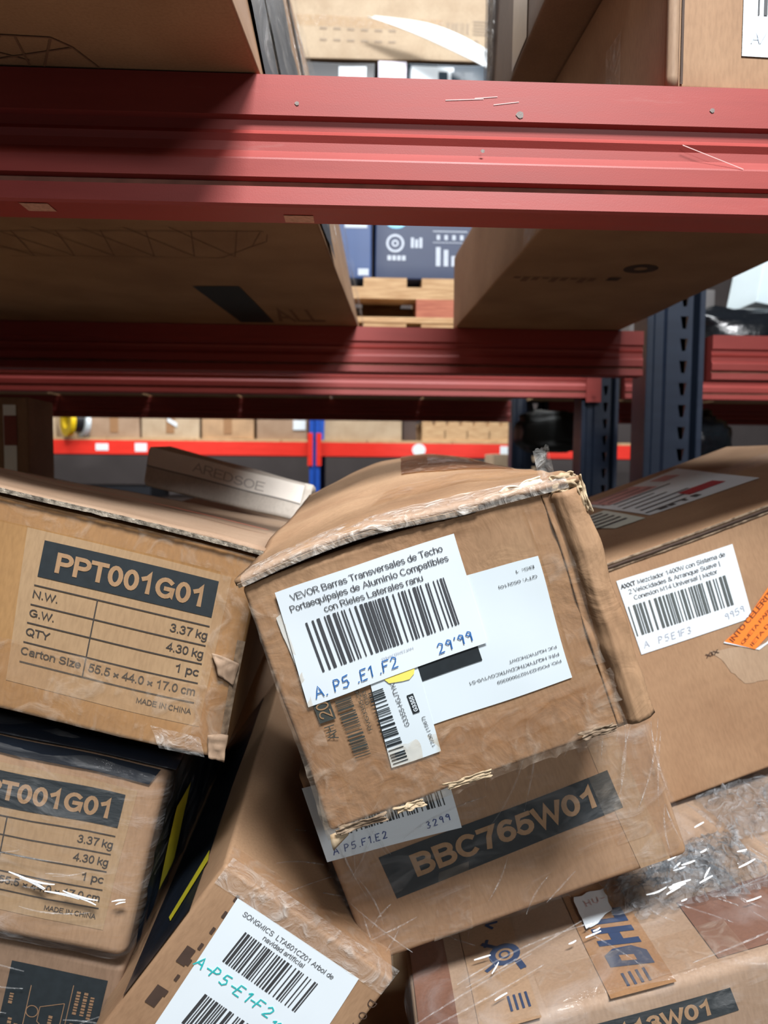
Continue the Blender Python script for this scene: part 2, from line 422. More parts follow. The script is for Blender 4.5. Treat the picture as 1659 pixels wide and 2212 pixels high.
STROKES = {
 'A': [[(0, 0), (.45, 1), (.9, 0)], [(.2, .38), (.75, .38)]],
 'P': [[(.1, 0), (.15, 1), (.6, .95), (.75, .72), (.55, .5), (.12, .48)]],
 '5': [[(.8, 1), (.2, .95), (.15, .55), (.6, .6), (.75, .3), (.5, .02), (.05, .1)]],
 'E': [[(.8, .95), (.15, .95), (.1, 0), (.8, .02)], [(.12, .5), (.65, .52)]],
 '1': [[(.1, .75), (.4, 1), (.4, 0)]],
 'F': [[(.85, .95), (.15, .95), (.12, 0)], [(.13, .5), (.65, .52)]],
 '2': [[(.1, .75), (.35, 1), (.7, .85), (.6, .5), (.1, .02), (.8, .05)]],
 '9': [[(.7, .7), (.4, .55), (.15, .75), (.4, 1), (.7, .85), (.65, 0)]],
 '3': [[(.1, .9), (.5, 1), (.65, .75), (.3, .52), (.7, .3), (.45, 0), (.05, .1)]],
 '7': [[(.05, .95), (.75, .95), (.35, 0)], [(.2, .45), (.65, .5)]],
 '8': [[(.4, .52), (.15, .78), (.4, 1), (.65, .78), (.4, .52), (.1, .25), (.4, 0), (.7, .25), (.4, .52)]],
 'G': [[(.8, .8), (.45, 1), (.1, .6), (.2, .1), (.6, 0), (.8, .4), (.5, .42)]],
 'M': [[(0, 0), (.12, 1), (.45, .4), (.8, 1), (.9, 0)]],
 'U': [[(.1, 1), (.1, .25), (.4, 0), (.7, .25), (.75, 1)]],
 'H': [[(.1, 0), (.12, 1)], [(.75, 0), (.72, 1)], [(.1, .5), (.75, .5)]],
 '.': [[(.2, 0), (.35, .05)]], '-': [[(.05, .45), (.6, .48)]], "'": [[(.3, 1), (.2, .75)]], '/': [[(.05, 0), (.6, 1)]],
 '0': [[(.4, 1), (.1, .6), (.2, .1), (.5, 0), (.75, .4), (.65, .9), (.4, 1)]],
}

class Carton:
    """a carton whose front face is at local y=0; x right, z up, y to the back.
    one soft deformation field carries the body and everything stuck on it"""
    def __init__(self, name, label, cat, loc, rot, w, h, d, mat, amp=0.002, freq=9.0, seed=0, corner=None, radius=0.003, n=14, group=None, body=True, topfn=None):
        self.w, self.h, self.d = w, h, d
        self.amp, self.freq = amp, freq
        self.off = Vector((seed * 7.3, seed * 3.1, seed * 1.7))
        self.corner = corner or {}
        self.topfn = topfn
        self.root = empty(name, loc, rot)
        tag(self.root, label, cat, group)
        if body:
            self.body = self.make_body(mat, radius, n)
    def deform(self, p):
        x, y, z = p
        w, h, d = self.w, self.h, self.d
        s, t, u = x / w + .5, y / d, z / h
        q = Vector(p)
        for k, dv in self.corner.items():
            fb = (1 - t) if k[0] == 'f' else t
            tb = u if k[1] == 'T' else 1 - u
            lr = (1 - s) if k[2] == 'L' else s
            q += Vector(dv) * (fb * tb * lr)
        if self.topfn:
            q.z += self.topfn(min(max(s, 0), 1), min(max(t, 0), 1)) * u
        if self.amp:
            q += self.amp * noise.noise_vector(Vector(p) * self.freq + self.off)
        return q
    def make_body(self, mat, r, n):
        w, h, d = self.w, self.h, self.d
        lo = (-w / 2, 0, 0); hi = (w / 2, d, h)
        def axis(a, b):
            L = b - a
            k = max(4, min(n * 2, int(n * L / 0.25)))
            return [a, a + r * .3, a + r * .7, a + r] + [a + r + (L - 2 * r) * i / k for i in range(1, k)] + [b - r, b - r * .7, b - r * .3, b]
        A = [axis(lo[i], hi[i]) for i in range(3)]
        idx = {}; vs = []; fs = []
        def vert(p):
            k = tuple(round(c, 6) for c in p)
            if k not in idx:
                q = Vector([min(max(p[i], lo[i] + r), hi[i] - r) for i in range(3)])
                dv = Vector(p) - q
                if dv.length > 1e-9:
                    q = q + dv.normalized() * r
                idx[k] = len(vs); vs.append(self.deform(q))
            return idx[k]
        for ax in range(3):
            a, b = (ax + 1) % 3, (ax + 2) % 3
            for side in (0, 1):
                c = (lo, hi)[side][ax]
                for i in range(len(A[a]) - 1):
                    for j in range(len(A[b]) - 1):
                        quad = []
                        for (ii, jj) in ((i, j), (i + 1, j), (i + 1, j + 1), (i, j + 1)):
                            p = [0, 0, 0]; p[ax] = c; p[a] = A[a][ii]; p[b] = A[b][jj]
                            quad.append(vert(p))
                        if not side: quad.reverse()
                        fs.append(tuple(quad))
        g = Geo(); g.add(vs, fs)
        return g.build('body', mat, self.root, smooth=True)
    def map(self, face, u, v, off):
        w, h = self.w, self.h
        if face == 'f': p = (u, -off, v)
        elif face == 't': p = (u, v, h + off)
        elif face == 'b': p = (u, v, -off)
        elif face == 'r': p = (w / 2 + off, u, v)
        elif face == 'l': p = (-w / 2 - off, u, v)
        return self.deform(p)
    def sheet(self, name, face, quad, mat, off=0.0008, nx=10, ny=8, parent=None, crumple=0.0, cf=60.0, rag=0.0, thick=0.0, ridge=False):
        """quad: TL,TR,BR,BL in face coordinates"""
        tl, tr, br, bl = [Vector(q) for q in quad]
        def fn(i, j):
            a = bl.lerp(br, i); b = tl.lerp(tr, i); p = a.lerp(b, j)
            if rag and (i in (0, 1) or j in (0, 1)):
                k = noise.noise(Vector((p.x * 90, p.y * 90, 3.3))) * rag
                p = p + Vector((k, noise.noise(Vector((p.x * 90, p.y * 90, 9.1))) * rag))
            o = off
            if crumple:
                nv = noise.noise(Vector((p.x * cf, p.y * cf, off * 1e4)))
                if ridge:
                    nv = (1 - abs(nv) * 2.2); nv = max(nv, 0) ** 3
                else:
                    nv = abs(nv)
                o = off + crumple * nv
            return self.map(face, p.x, p.y, o)
        g = Geo(); g.grid(fn, nx, ny)
        return g.build(name, mat, parent or self.root, smooth=True, thick=thick)
    def poly(self, name, face, pts, mat, off=0.0008, parent=None):
        g = Geo(); g.add([self.map(face, a, b, off) for a, b in pts], [tuple(range(len(pts)))])
        return g.build(name, mat, parent or self.root)
    # ---- ink
    def text(self, g, face, s, o, ex, width, cap, off=0.0013, bold=0.0, flip=False):
        vs, fs, x0, x1 = text_mesh(s, bold)
        ex = Vector(ex).normalized(); ey = Vector((-ex.y, ex.x))
        if flip: ey = -ey
        sx = width / max(x1 - x0, 1e-6); sy = cap / cap_height()
        pts = []
        for (x, y) in vs:
            p = Vector(o) + ex * ((x - x0) * sx) + ey * (y * sy)
            pts.append(self.map(face, p.x, p.y, off))
        g.add(pts, fs)
    def rect(self, g, face, o, ex, w, h, off=0.0012, n=1):
        ex = Vector(ex).normalized(); ey = Vector((-ex.y, ex.x))
        for k in range(n):
            c = []
            for (a, b) in ((k / n, 0), ((k + 1) / n, 0), ((k + 1) / n, 1), (k / n, 1)):
                p = Vector(o) + ex * (a * w) + ey * (b * h)
                c.append(self.map(face, p.x, p.y, off))
            g.add(c, [(0, 1, 2, 3)])
    def barcode(self, g, face, o, ex, w, h, seed, off=0.0012, dens=52):
        rnd = random.Random(seed)
        u = w / dens / 1.9; x = 0
        while x < w - u:
            bw = u * rnd.choice([.8, 1, 1, 1.6, 2.4]); bw = min(bw, w - x)
            p = Vector(o) + Vector(ex).normalized() * x
            self.rect(g, face, p, ex, bw, h, off)
            x += bw + u * rnd.choice([.8, 1, 1.4, 2.2, 3.2])
    def hand(self, g, face, s, o, ex, size, adv=0.95, width=0.0008, off=0.0014, seed=0):
        rnd = random.Random(seed)
        ex = Vector(ex).normalized(); ey = Vector((-ex.y, ex.x))
        x = 0
        for ch in s:
            if ch == ' ':
                x += adv * .6; continue
            for st in STROKES[ch]:
                pts = []
                for i in range(len(st) - 1):
                    for k in range(3):
                        t = k / 3
                        pts.append((st[i][0] * (1 - t) + st[i + 1][0] * t, st[i][1] * (1 - t) + st[i + 1][1] * t))
                pts.append(st[-1])
                P = [Vector(o) + ex * ((x + a * .85 + .12 * b + rnd.uniform(-.02, .02)) * size) + ey * (b * size) for a, b in pts]
                vs = []; fs = []
                for i, p in enumerate(P):
                    d = (P[min(i + 1, len(P) - 1)] - P[max(i - 1, 0)])
                    d = d.normalized() if d.length > 1e-9 else ex
                    nrm = Vector((-d.y, d.x)) * width * .5
                    vs += [self.map(face, *(p + nrm), off), self.map(face, *(p - nrm), off)]
                    if i: fs.append((2 * i - 2, 2 * i - 1, 2 * i + 1, 2 * i))
                g.add(vs, fs)
            x += adv * (.5 if ch in ".-'1" else 1.0)

# ================================================================== SETTING
g = Geo(); g.box(-6, 6, -7, 8, -0.1, 0.0); structure(g.build('floor', CONCRETE))
g = Geo(); g.box(-6, 6, 7.4, 7.5, 0, 5.0); structure(g.build('wall_back', DARKWALL))

# ================================================================== RACKS
def beam_profile(y, z0, sgn=1):
    """ribbed shelf beam, visible face at y, body towards +y*sgn, from z0 to z0+0.1"""
    P = [(0, .1), (0, .0695), (.005, .0675), (.0055, .060), (.002, .056), (.0045, .051), (.0045, .044), (.0005, .0375), (0, .036),
         (0, .0225), (.006, .0205), (.006, .0165), (.001, .0155), (.0, .002), (.002, 0), (.042, 0), (.045, .003), (.045, .097), (.042, .1)]
    out = [(y + sgn * a, z0 + b) for a, b in P]
    return out if sgn < 0 else out
def beam(rack, y, z0, x0, x1, mat, sgn=1, dust=True):
    g = Geo(); g.prism(beam_profile(y, z0, sgn), x0, x1)
    b = g.build('beam', mat, rack)
    if dust:
        g = Geo(); g.box(x0, x1, y + sgn * .0052, y + sgn * .0062, z0 + .0158, z0 + .0206)
        g.build('dust_strip', DUST, b)
    return b
def connector(parent, y, z0, x0, x1, mat):
    g = Geo(); g.box(x0, x1, y - .005, y + .0, z0 - .012, z0 + .10)
    for k in (.01, .08):
        g.box((x0 + x1) / 2 - .006, (x0 + x1) / 2 + .006, y - .008, y - .005, z0 + k - .006, z0 + k + .006)
    return g.build('beam_connector', mat, parent)
def upright(rack, x0, x1, y, z1, mat, sgn=1):
    """perforated post: a face with keyhole cut-outs, a recess and a folded lip"""
    W = x1 - x0
    g = Geo()
    t = .003
    # plain part of the face with a pressed groove
    xs = [0, .10, .14, .30, .34, .52]
    ys = [0, 0, .006, .006, 0, 0]
    for i in range(5):
        a, b = x0 + W * xs[i], x0 + W * xs[i + 1]
        g.add([(a, y + sgn * ys[i], 0), (b, y + sgn * ys[i + 1], 0), (b, y + sgn * ys[i + 1], z1), (a, y + sgn * ys[i], z1)], [(0, 1, 2, 3)])
    # strip with holes
    a, b = x0 + W * .52, x0 + W * .76
    p = .05
    k = 0
    while (k + 1) * p < z1:
        z = k * p
        o = [(a, z), (b, z), (b, z + p), (a, z + p)]
        c = (a + b) / 2; hw = (b - a) * .30
        h = [(c - hw * .45, z + p * .22), (c + hw * .45, z + p * .22), (c + hw, z + p * .78), (c - hw, z + p * .78)]
        vs = [(q[0], y, q[1]) for q in o] + [(q[0], y, q[1]) for q in h]
        g.add(vs, [(0, 1, 5, 4), (1, 2, 6, 5), (2, 3, 7, 6), (3, 0, 4, 7)])
        k += 1
    # recess and lip, and the side returns that give the post its depth
    dep = .085
    c = x0 + W * .76
    for (xa, ya, xb, yb) in ((c, 0, c + W * .02, .03), (c + W * .02, .03, x1 - W * .10, .03), (x1 - W * .10, .03, x1 - W * .08, 0), (x1 - W * .08, 0, x1, 0), (x1, 0, x1, dep), (x0, 0, x0, dep), (x1, dep, x1 - .02, dep), (x0, dep, x0 + .02, dep)):
        g.add([(xa, y + sgn * ya, 0), (xb, y + sgn * yb, 0), (xb, y + sgn * yb, z1), (xa, y + sgn * ya, z1)], [(0, 1, 2, 3)])
    u = g.build('upright', mat, rack, thick=.0025)
    gf = Geo(); gf.box(x0 - .02, x1 + .02, y - .02 if sgn > 0 else y - dep - .02, y + dep + .02 if sgn > 0 else y + .02, 0, .008)
    gf.build('foot_plate', mat, u)
    return u
def brace(rack, x, y0, y1, z0, z1, mat):
    g = Geo()
    d = Vector((0, y1 - y0, z1 - z0)); L = d.length; d.normalize(); n = Vector((0, -d.z, d.y)) * .012
    a = Vector((x, y0, z0)); b = Vector((x, y1, z1)); e = Vector((.012, 0, 0))
    vs = [a - n - e, a + n - e, a + n + e, a - n + e, b - n - e, b + n - e, b + n + e, b - n + e]
    g.add(vs, [(0, 1, 2, 3), (7, 6, 5, 4), (0, 4, 5, 1), (1, 5, 6, 2), (2, 6, 7, 3), (3, 7, 4, 0)])
    return g.build('brace', mat, rack)

ZB = EZ + .2          # underside of the upper beams
ZL = EZ - .795        # underside of the lower beams (deck top at eye -0.675)
rack1 = empty('storage_rack', (0, 1.2, 0)); rack1.location = (0, 0, 0)
tag(rack1, 'nearest storage rack with wide ribbed red beams and dark navy posts', 'rack')
beam(rack1, .62, ZB, -2.15, .655, RED)
beam(rack1, 1.72, ZB, -2.15, .648, RED)
beam(rack1, 1.72, ZB - .006, .806, 2.6, RED)
beam(rack1, .62, ZB, .815, 2.6, RED)
beam(rack1, .62, ZL, -2.15, .655, RED)
beam(rack1, 1.72, ZL, -2.15, .648, RED)
upright(rack1, .666, .797, 1.745, 3.2, NAVY)
upright(rack1, .666, .797, .655, 3.2, NAVY, 1)
upright(rack1, -2.29, -2.16, 1.745, 3.2, NAVY)
upright(rack1, -2.29, -2.16, .655, 3.2, NAVY)
connector(rack1, .62, ZB, .64, .70, RED)
for k in range(2):
    brace(rack1, .732, .76, 1.74, .12 + k * .25, .32 + k * .25, NAVY)
for k in range(7):      # deck boards of the lower level
    g = Geo(); x0 = -2.12 + k * .395
    g.box(x0, x0 + .39, .622, 1.76, EZ - .695, EZ - .675)
    g.build('deck_board', CHIP, rack1)

# the paint worn bits and dents on the front beam
g = Geo()
rnd = random.Random(4)
for (x, z, L, s) in ((.102, .287, .018, .10), (.118, .283, .020, .14), (.085, .285, .03, .06), (.285, .246, .05, -.35)):
    g = Geo(); a = Vector((x - L / 2, .6196, EZ + z - s * L / 2)); b = Vector((x + L / 2, .6196, EZ + z + s * L / 2))
    g.add([a + Vector((0, 0, -.0003)), b + Vector((0, 0, -.0003)), b + Vector((0, 0, .0003)), a + Vector((0, 0, .0004))], [(0, 1, 2, 3)])
    g.build('scratch', plain('bare_steel_scratch', (214, 170, 166), 0.5, 0.2), rack1)
g = Geo()
for (x, z, rr) in ((.129, .2745, .0028), (.283, .282, .0018), (-.046, .2785, .0016), (.1, .246, .0015)):
    g = Geo(); vs = [(x + rr * math.cos(a * .785) * (1 + .25 * math.sin(a * 2.1)), .6194, EZ + z + rr * math.sin(a * .785)) for a in range(8)]
    g.add(vs, [tuple(range(8))])
    g.build('chipped_spot', plain('chipped_paint_grey', (134, 122, 116), 0.6, 0.4, 900), rack1)

for (x0, x1, y0, y1) in ((-.262, -.240, .624, .643), (-.058, -.034, .640, .658)):
    g = Geo(); g.add([(x0, y0, ZB - .0006), (x1, y0, ZB - .0006), (x1, y1, ZB - .0006), (x0, y1, ZB - .0006)], [(0, 1, 2, 3)])
    g.build('sticker_residue', plain('pale_sticker_residue', (196, 150, 134), .7, .3, 300), rack1)
rack2 = empty('storage_rack', (0, 0, 0))
tag(rack2, 'second storage rack seen behind the nearest rack, holding pallets and blue cartons', 'rack')
beam(rack2, 2.3, ZB, -2.2, .70, RED)
beam(rack2, 2.3, ZB, .815, 2.9, RED)
bk = beam(rack2, 3.65, ZB + .0, -2.2, .745, RED)
beam(rack2, 3.65, ZB, .93, 2.9, RED)
upright(rack2, .69, .80, 2.315, 3.4, NAVY)
upright(rack2, .755, .925, 3.66, 3.4, NAVY)
upright(rack2, -2.34, -2.21, 2.315, 3.4, NAVY)
upright(rack2, -2.34, -2.21, 3.66, 3.4, NAVY)
connector(rack2, 2.3, ZB - .0, .695, .74, RED)
for k in range(7):
    g = Geo(); x0 = -2.2 + k * .42
    g.box(x0, x0 + .41, 2.36, 3.69, ZB + .1, ZB + .118)
    g.build('deck_board', CHIP, rack2)
for k in range(5):
    g = Geo(); x0 = .82 + k * .42
    g.box(x0, x0 + .41, 2.36, 3.69, ZB + .1, ZB + .118)
    g.build('deck_board', CHIP, rack2)

rack3 = empty('storage_rack', (0, 0, 0))
tag(rack3, 'far storage rack with bright red beam and bright blue post', 'rack')
FZ = EZ + .045
def far_beam(x0, x1):
    g = Geo(); g.prism([(5.6, FZ), (5.6, FZ + .1), (5.65, FZ + .1), (5.65, FZ)], x0, x1)
    return g.build('beam', RED_F, rack3)
b1 = far_beam(-3.0, -.325); b2 = far_beam(-.235, 2.6)
g = Geo(); g.box(-.318, -.285, 5.57, 5.66, 0, 3.4); g.box(-.276, -.243, 5.57, 5.66, 0, 3.4); g.box(-.287, -.274, 5.60, 5.66, 0, 3.4)
g.build('upright', BLUE, rack3)
g = Geo(); g.box(-.318, -.243, 6.62, 6.7, 0, 3.4); g.build('upright', BLUE, rack3)
for x0 in (-.33, -.268):
    g = Geo(); g.box(x0, x0 + .036, 5.562, 5.572, FZ - .07, FZ + .165); g.build('beam_connector', RED_F, rack3)
for k in range(9):
    g = Geo(); x0 = -3.0 + k * .62; g.box(x0, x0 + .615, 5.6, 6.66, FZ + .1, FZ + .118); g.build('deck_board', CHIP, rack3)
g = Geo(); g.prism([(6.62, FZ), (6.62, FZ + .1), (6.66, FZ + .1), (6.66, FZ)], -3, 2.6); g.build('beam', RED_F, rack3)
def far_sticker(x, w, h, par):
    g = Geo(); g.box(x - w / 2, x + w / 2, 5.5985, 5.6, FZ + .05 - h / 2, FZ + .05 + h / 2); g.build('paper_label', PAPER, par)
far_sticker(-1.80, .09, .05, b1); far_sticker(-1.525, .085, .06, b1); far_sticker(1.10, .06, .07, b2)
g = Geo(); g.add([(.475 + .05 * math.cos(a * .4488), 5.599, FZ + .052 + .045 * math.sin(a * .4488)) for a in range(14)], [tuple(range(14))]); g.build('paper_label', PAPER, b2)

# ================================================================== FOREGROUND CARTONS
# ---- hero carton (roof bar box)
def a_top(s, t):
    return t * (.016 * math.sin(math.pi * s) - .052 * s ** 2.4) + .004 * math.sin(math.pi * s) * (1 - t)
A = Carton('cardboard_box', 'battered brown carton on top of the middle pile with large white barcode sheet', 'cardboard box',
           (.0983, .5243, 1.2822), (6.05, -20.12, -3.64), .2386, .181, .4202, KRAFT_W, amp=.0016, freq=16, seed=1, radius=.004, n=18,
           corner={'fTL': (.0017, 0, .0029), 'fTR': (-.0005, 0, -.0029), 'fBR': (.0002, 0, .0055), 'fBL': (-.003, 0, -.0061)}, topfn=a_top)
w, h, d = A.w, A.h, A.d
# lid: a thick flap lifted off the front edge
g = Geo()
def lid(i, j):
    y = -.004 + j * (d + .004)
    x = (-.5 + i) * w * 1.01
    lift = .0035 + .0065 * math.exp(-((i - .33) / .26) ** 2) * max(0, 1 - j * 2.2)
    rip = .0012 * noise.noise(Vector((i * 9, j * 3, 2.0))) + .0022 * noise.noise(Vector((i * 2 + j * 1.2, (j * 3.5 - i * 1.1) * 2.4, 5.0)))
    p = A.deform((x, y, h)); return p + Vector((0, 0, lift + rip))
g.grid(lid, 40, 40)
lidob = g.build('top_flap', KRAFT_W, A.root, smooth=True, thick=.0042)
# raw corrugated lip under the flap
g = Geo()
def lip(i, j):
    x = (-.5 + i * .72) * w
    p = A.deform((x, -.0035 - .0012 * noise.noise(Vector((i * 40, 0, 0))), h))
    lift = .0035 + .0065 * math.exp(-((i * .72 - .33) / .26) ** 2)
    return p + Vector((0, -.0012 * j, lift - .0025 + .0030 * (j - .5)))
g.grid(lip, 60, 2)
g.build('corrugated_edge', cardboard('taped_card_edge', (178, 157, 134), (138, 113, 90), blotch=120), A.root, thick=.0008)
# shiny tape folded over the front edge of the lid
def over_edge(i, j, x0, x1, top, down):
    x = x0 + (x1 - x0) * i
    s = x / w + .5
    lift = .0035 + .0065 * math.exp(-((s - .33) / .26) ** 2)
    wr = .0014 * abs(noise.noise(Vector((x * 60, j * 4, 7))))
    if j < .6:
        y = top * (1 - j / .6); p = A.deform((x, y - .003, h)) + Vector((0, 0, lift * (1 - max(0, y) * 4) + .0030 + wr))
    else:
        k = (j - .6) / .4
        p = A.deform((x, -.0075, h)) + Vector((0, -wr, lift + .0025 - k * down))
    return p
g = Geo(); g.grid(lambda i, j: over_edge(i, j, -.115, .112, .034, .0065), 50, 12)
g.build('clear_tape', film('whitish_edge_tape', (.985, .96, .93), .16, .22, .5, 70, body=(.93, .86, .78)), A.root, smooth=True)
# dark print/tape patches on the lid
def on_lid(quad, name, mat, off=.0036, nx=14, ny=12):
    tl, tr, br, bl = [Vector(q) for q in quad]
    def fn(i, j):
        p = bl.lerp(br, i).lerp(tl.lerp(tr, i), j)
        return Vector(lid(p.x, p.y)) + Vector((0, 0, off))
    g = Geo(); g.grid(fn, nx, ny); return g.build(name, mat, A.root, smooth=True)
BROWN_PATCH = film('brown_packing_tape', (0.62, 0.46, 0.34), 0.22, 0.18, 0.5, 50, body=(0.42, 0.28, 0.19))
TAPE_D = BROWN_PATCH
on_lid([(.50, 1.0), (.97, 1.0), (.93, .50), (.50, .62)], 'brown_tape', BROWN_PATCH)
on_lid([(.45, .42), (.99, .50), (.99, .22), (.40, .22)], 'brown_tape', TAPE, off=.0040)
on_lid([(.62, .86), (.80, .84), (.80, .72), (.62, .74)], 'shiny_tape', TAPE_S, off=.0044)
# crumpled torn corner, upper right
def ragged(name, c, size, mat, seed, parent, n=9, flat=.35):
    """small scrap of torn, crinkled card"""
    g = Geo(); n = 22
    def fn(i, j):
        q = Vector((i * 3.2 + seed, j * 3.2, seed * .7))
        edge = 1 + .40 * noise.noise(Vector((math.atan2(j - .5, i - .5) * 2.2, seed, 0)))
        x = (i - .5) * size[0] * edge; z = (j - .5) * size[2] * edge
        dy = noise.noise(q) * size[1] * .55 + noise.noise(q * 2.6) * size[1] * .22
        return Vector(c) + Vector((x, dy - .001, z))
    g.grid(fn, n, n)
    return g.build(name, mat, parent, smooth=True, thick=.0008)
tc_ = A.deform((w / 2, 0, h))
PULP = cardboard('torn_pale_cardboard', (198, 178, 148), (174, 151, 120), wrinkle=.1)
ragged('torn_corner', tc_ + Vector((-.009, -.002, .003)), (.018, .006, .012), PULP, 3, A.root, 14)
ragged('torn_corner', tc_ + Vector((.000, -.001, -.008)), (.007, .006, .026), PULP, 5, A.root, 14)
ragged('torn_paper', tc_ + Vector((-.036, .004, .006)), (.030, .006, .010), plain('white_torn_paper', (228, 216, 194), .6, .15, 200), 8, A.root, 16)
g = Geo()
def tab(i, j):
    return tc_ + Vector((-.022 + .011 * i + .002 * j, .008 + .004 * math.sin(i * 3), .008 + .020 * j + .002 * noise.noise(Vector((i * 5, j * 5, 1)))))
g.grid(tab, 8, 8); g.build('tape_tab', TAPE_S, A.root, smooth=True)
# folded side flap running down the right edge
def fold(i, j):
    z = j * h * .97 + .003
    x = w / 2 - .026 * (1 - i) + .0005
    prof = [0, -.0008, .0042, .0062, .0052, .0036, .0]
    k = i * (len(prof) - 1); a = int(min(k, len(prof) - 2)); y = prof[a] + (prof[a + 1] - prof[a]) * (k - a)
    y += .0016 * noise.noise(Vector((i * 3, j * 11, 8)))
    p = A.deform((x, 0, z))
    return p + Vector((.0022 * noise.noise(Vector((1, j * 6, 3))) * i, -.0006 - y, 0))
g = Geo(); g.grid(fold, 24, 44); g.build('side_flap', KRAFT_W, A.root, smooth=True, thick=.001)
# wrinkled tape around the bottom and left edge
A.sheet('brown_tape', 'f', [(-.116, .046), (.112, .040), (.116, -.002), (-.122, -.004)], TAPE, off=.0009, nx=90, ny=26, crumple=.0038, cf=42, ridge=True)
A.sheet('brown_tape', 'f', [(-.118, .170), (-.098, .170), (-.100, .004), (-.122, .004)], TAPE, off=.0012, nx=14, ny=60, crumple=.0028, cf=55, ridge=True)
A.sheet('clear_tape', 'f', [(.080, .174), (.116, .170), (.116, .05), (.080, .052)], TAPE, off=.0016, nx=30, ny=30, crumple=.0012, cf=30, ridge=True)
A.sheet('clear_tape', 'f', [(-.024, .046), (.112, .047), (.112, .022), (-.03, .020)], TAPE, off=.0020, nx=50, ny=14, crumple=.0030, cf=50, ridge=True)
for (x, z, sx, sz, sd) in ((-.095, .0010, .036, .006, 2), (-.058, .0015, .020, .005, 6), (-.014, .0045, .032, .0055, 9), (.080, .0065, .024, .006, 4)):
    p = A.deform((x, -.0045, z))
    ragged('torn_edge', p, (sx, .004, sz), EDGE if sd % 3 else PULP, sd, A.root, 12)
g = Geo()
def tuft(i, j):
    a = A.deform((-.119 + .014 * i, -.002, .0)); return a + Vector((-.002 * j, -.002 * math.sin(j * 3), -.012 * j * (1 - .6 * i)))
g.grid(tuft, 5, 5); g.build('torn_corner', PULP, A.root, smooth=True, thick=.001)

# shipping sticker (lower layer) : the square code it carried is left blank
L2 = A.sheet('shipping_sticker', 'f', [(-.030, .1425), (.0782, .1386), (.0757, .0481), (-.028, .0492)], PAPER_G, off=.0009, nx=16, ny=12)
L3 = A.sheet('paper_label', 'f', [(-.0560, .0990), (-.0205, .0990), (-.0262, .0296), (-.0620, .0305)], PAPER_G, off=.0013, nx=10, ny=12)
LY = A.poly('yellow_label', 'f', [(-.050, .096), (-.023, .092), (-.0252, .0872), (-.0295, .0846), (-.0345, .0850), (-.0440, .0868)], PAPER_Y, off=.0020)
LT = A.sheet('torn_label', 'f', [(-.1035, .1545), (-.09, .1565), (-.09, .104), (-.1015, .1045)], PAPER, off=.0012, rag=.0012, nx=6, ny=14)
A.poly('yellow_label', 'f', [(-.1012, .1215), (-.1000, .1225), (-.096, .110), (-.096, .1062), (-.1012, .1070)], PAPER_Y, off=.0018)
L1 = A.sheet('price_sheet', 'f', [(-.0976, .1702), (.0313, .1704), (.0283, .0913), (-.1029, .0905)], PAPER, off=.0024, nx=18, ny=12)
g = Geo(); T = lambda s, x0, x1, z, cap, **k: A.text(g, 'f', s, (x0, z), (1, k.pop('sl', 0)), x1 - x0, cap, off=.0029, **k)
T('VEVOR Barras Transversales de Techo', -.0885, .0205, .1612, .0046)
T('Portaequipajes de Aluminio Compatibles', -.0915, .0222, .1540, .0046)
T('con Rieles Laterales ranu', -.0695, .0010, .1468, .0046)
g.build('lettering', INK_SOFT, L1)
g = Geo(); A.barcode(g, 'f', (-.0852, .1100), (1, 0), .1018, .0345, 11, off=.0029, dens=56); g.build('barcode', plain('barcode_print', (70, 72, 76), .6, .1), L1)
g = Geo(); A.text(g, 'f', '2YHACDW57JAH', (-.044, .1035), (1, .02), .024, .0018, off=.0029); g.build('lettering', PEN_G, L1)
g = Geo(); A.hand(g, 'f', 'A. P5 .E1 .F2', (-.0955, .0945), (1, .02), .0078, adv=.82, width=.00085, off=.0031, seed=2); g.build('handwriting', PEN, L1)
g = Geo(); A.hand(g, 'f', "29'99", (-.0050, .0945), (1, .06), .0072, adv=.80, width=.00085, off=.0031, seed=3)
g.build('handwriting', PEN, L1)
g = Geo(); A.rect(g, 'f', (-.0214, .0800), (1, .006), .0428, .0108, off=.0014, n=4); g.build('black_bar', INK, L2)
g = Geo()
A.text(g, 'f', 'BS: 1', (.0735, .1335), (-1, 0), .012, .0022, off=.0014)
A.text(g, 'f', 'QTY: 052(10)', (.0735, .1265), (-1, 0), .026, .0022, off=.0014)
g.build('lettering', INK_SOFT, L2)
g = Geo()
A.text(g, 'f', 'PJC HQJTYKTHCDWT', (.0725, .0745), (-1, 0), .034, .0022, off=.0014)
A.text(g, 'f', 'P/N: HQJTYKTHCDWTKCGV1V0-S1', (.0725, .0690), (-1, 0), .064, .0024, off=.0014)
A.text(g, 'f', 'P/O: POSN2310270000359', (.0725, .0636), (-1, 0), .046, .0022, off=.0014)
g.build('lettering', INK_SOFT, L2)
g = Geo()
A.barcode(g, 'f', (-.0492, .0325), (0, 1), .054, .0110, 21, off=.0018, dens=40)
A.rect(g, 'f', (-.0305, .0610), (0, 1), .0135, .0048, off=.0018)
g.build('barcode', INK, L3)
g = Geo()
A.text(g, 'f', 'G3355-HGJTYKT', (-.0402, .0545), (0, 1), .034, .0034, off=.0018)
A.text(g, 'f', '17/30 (1567)', (-.0285, .0345), (0, 1), .0225, .0024, off=.0018)
g.build('lettering', INK_SOFT, L3)
g = Geo(); A.text(g, 'f', 'G3355', (-.0312, .0622), (0, 1), .011, .0030, off=.0021, bold=.02); g.build('lettering', PAPER, L3)
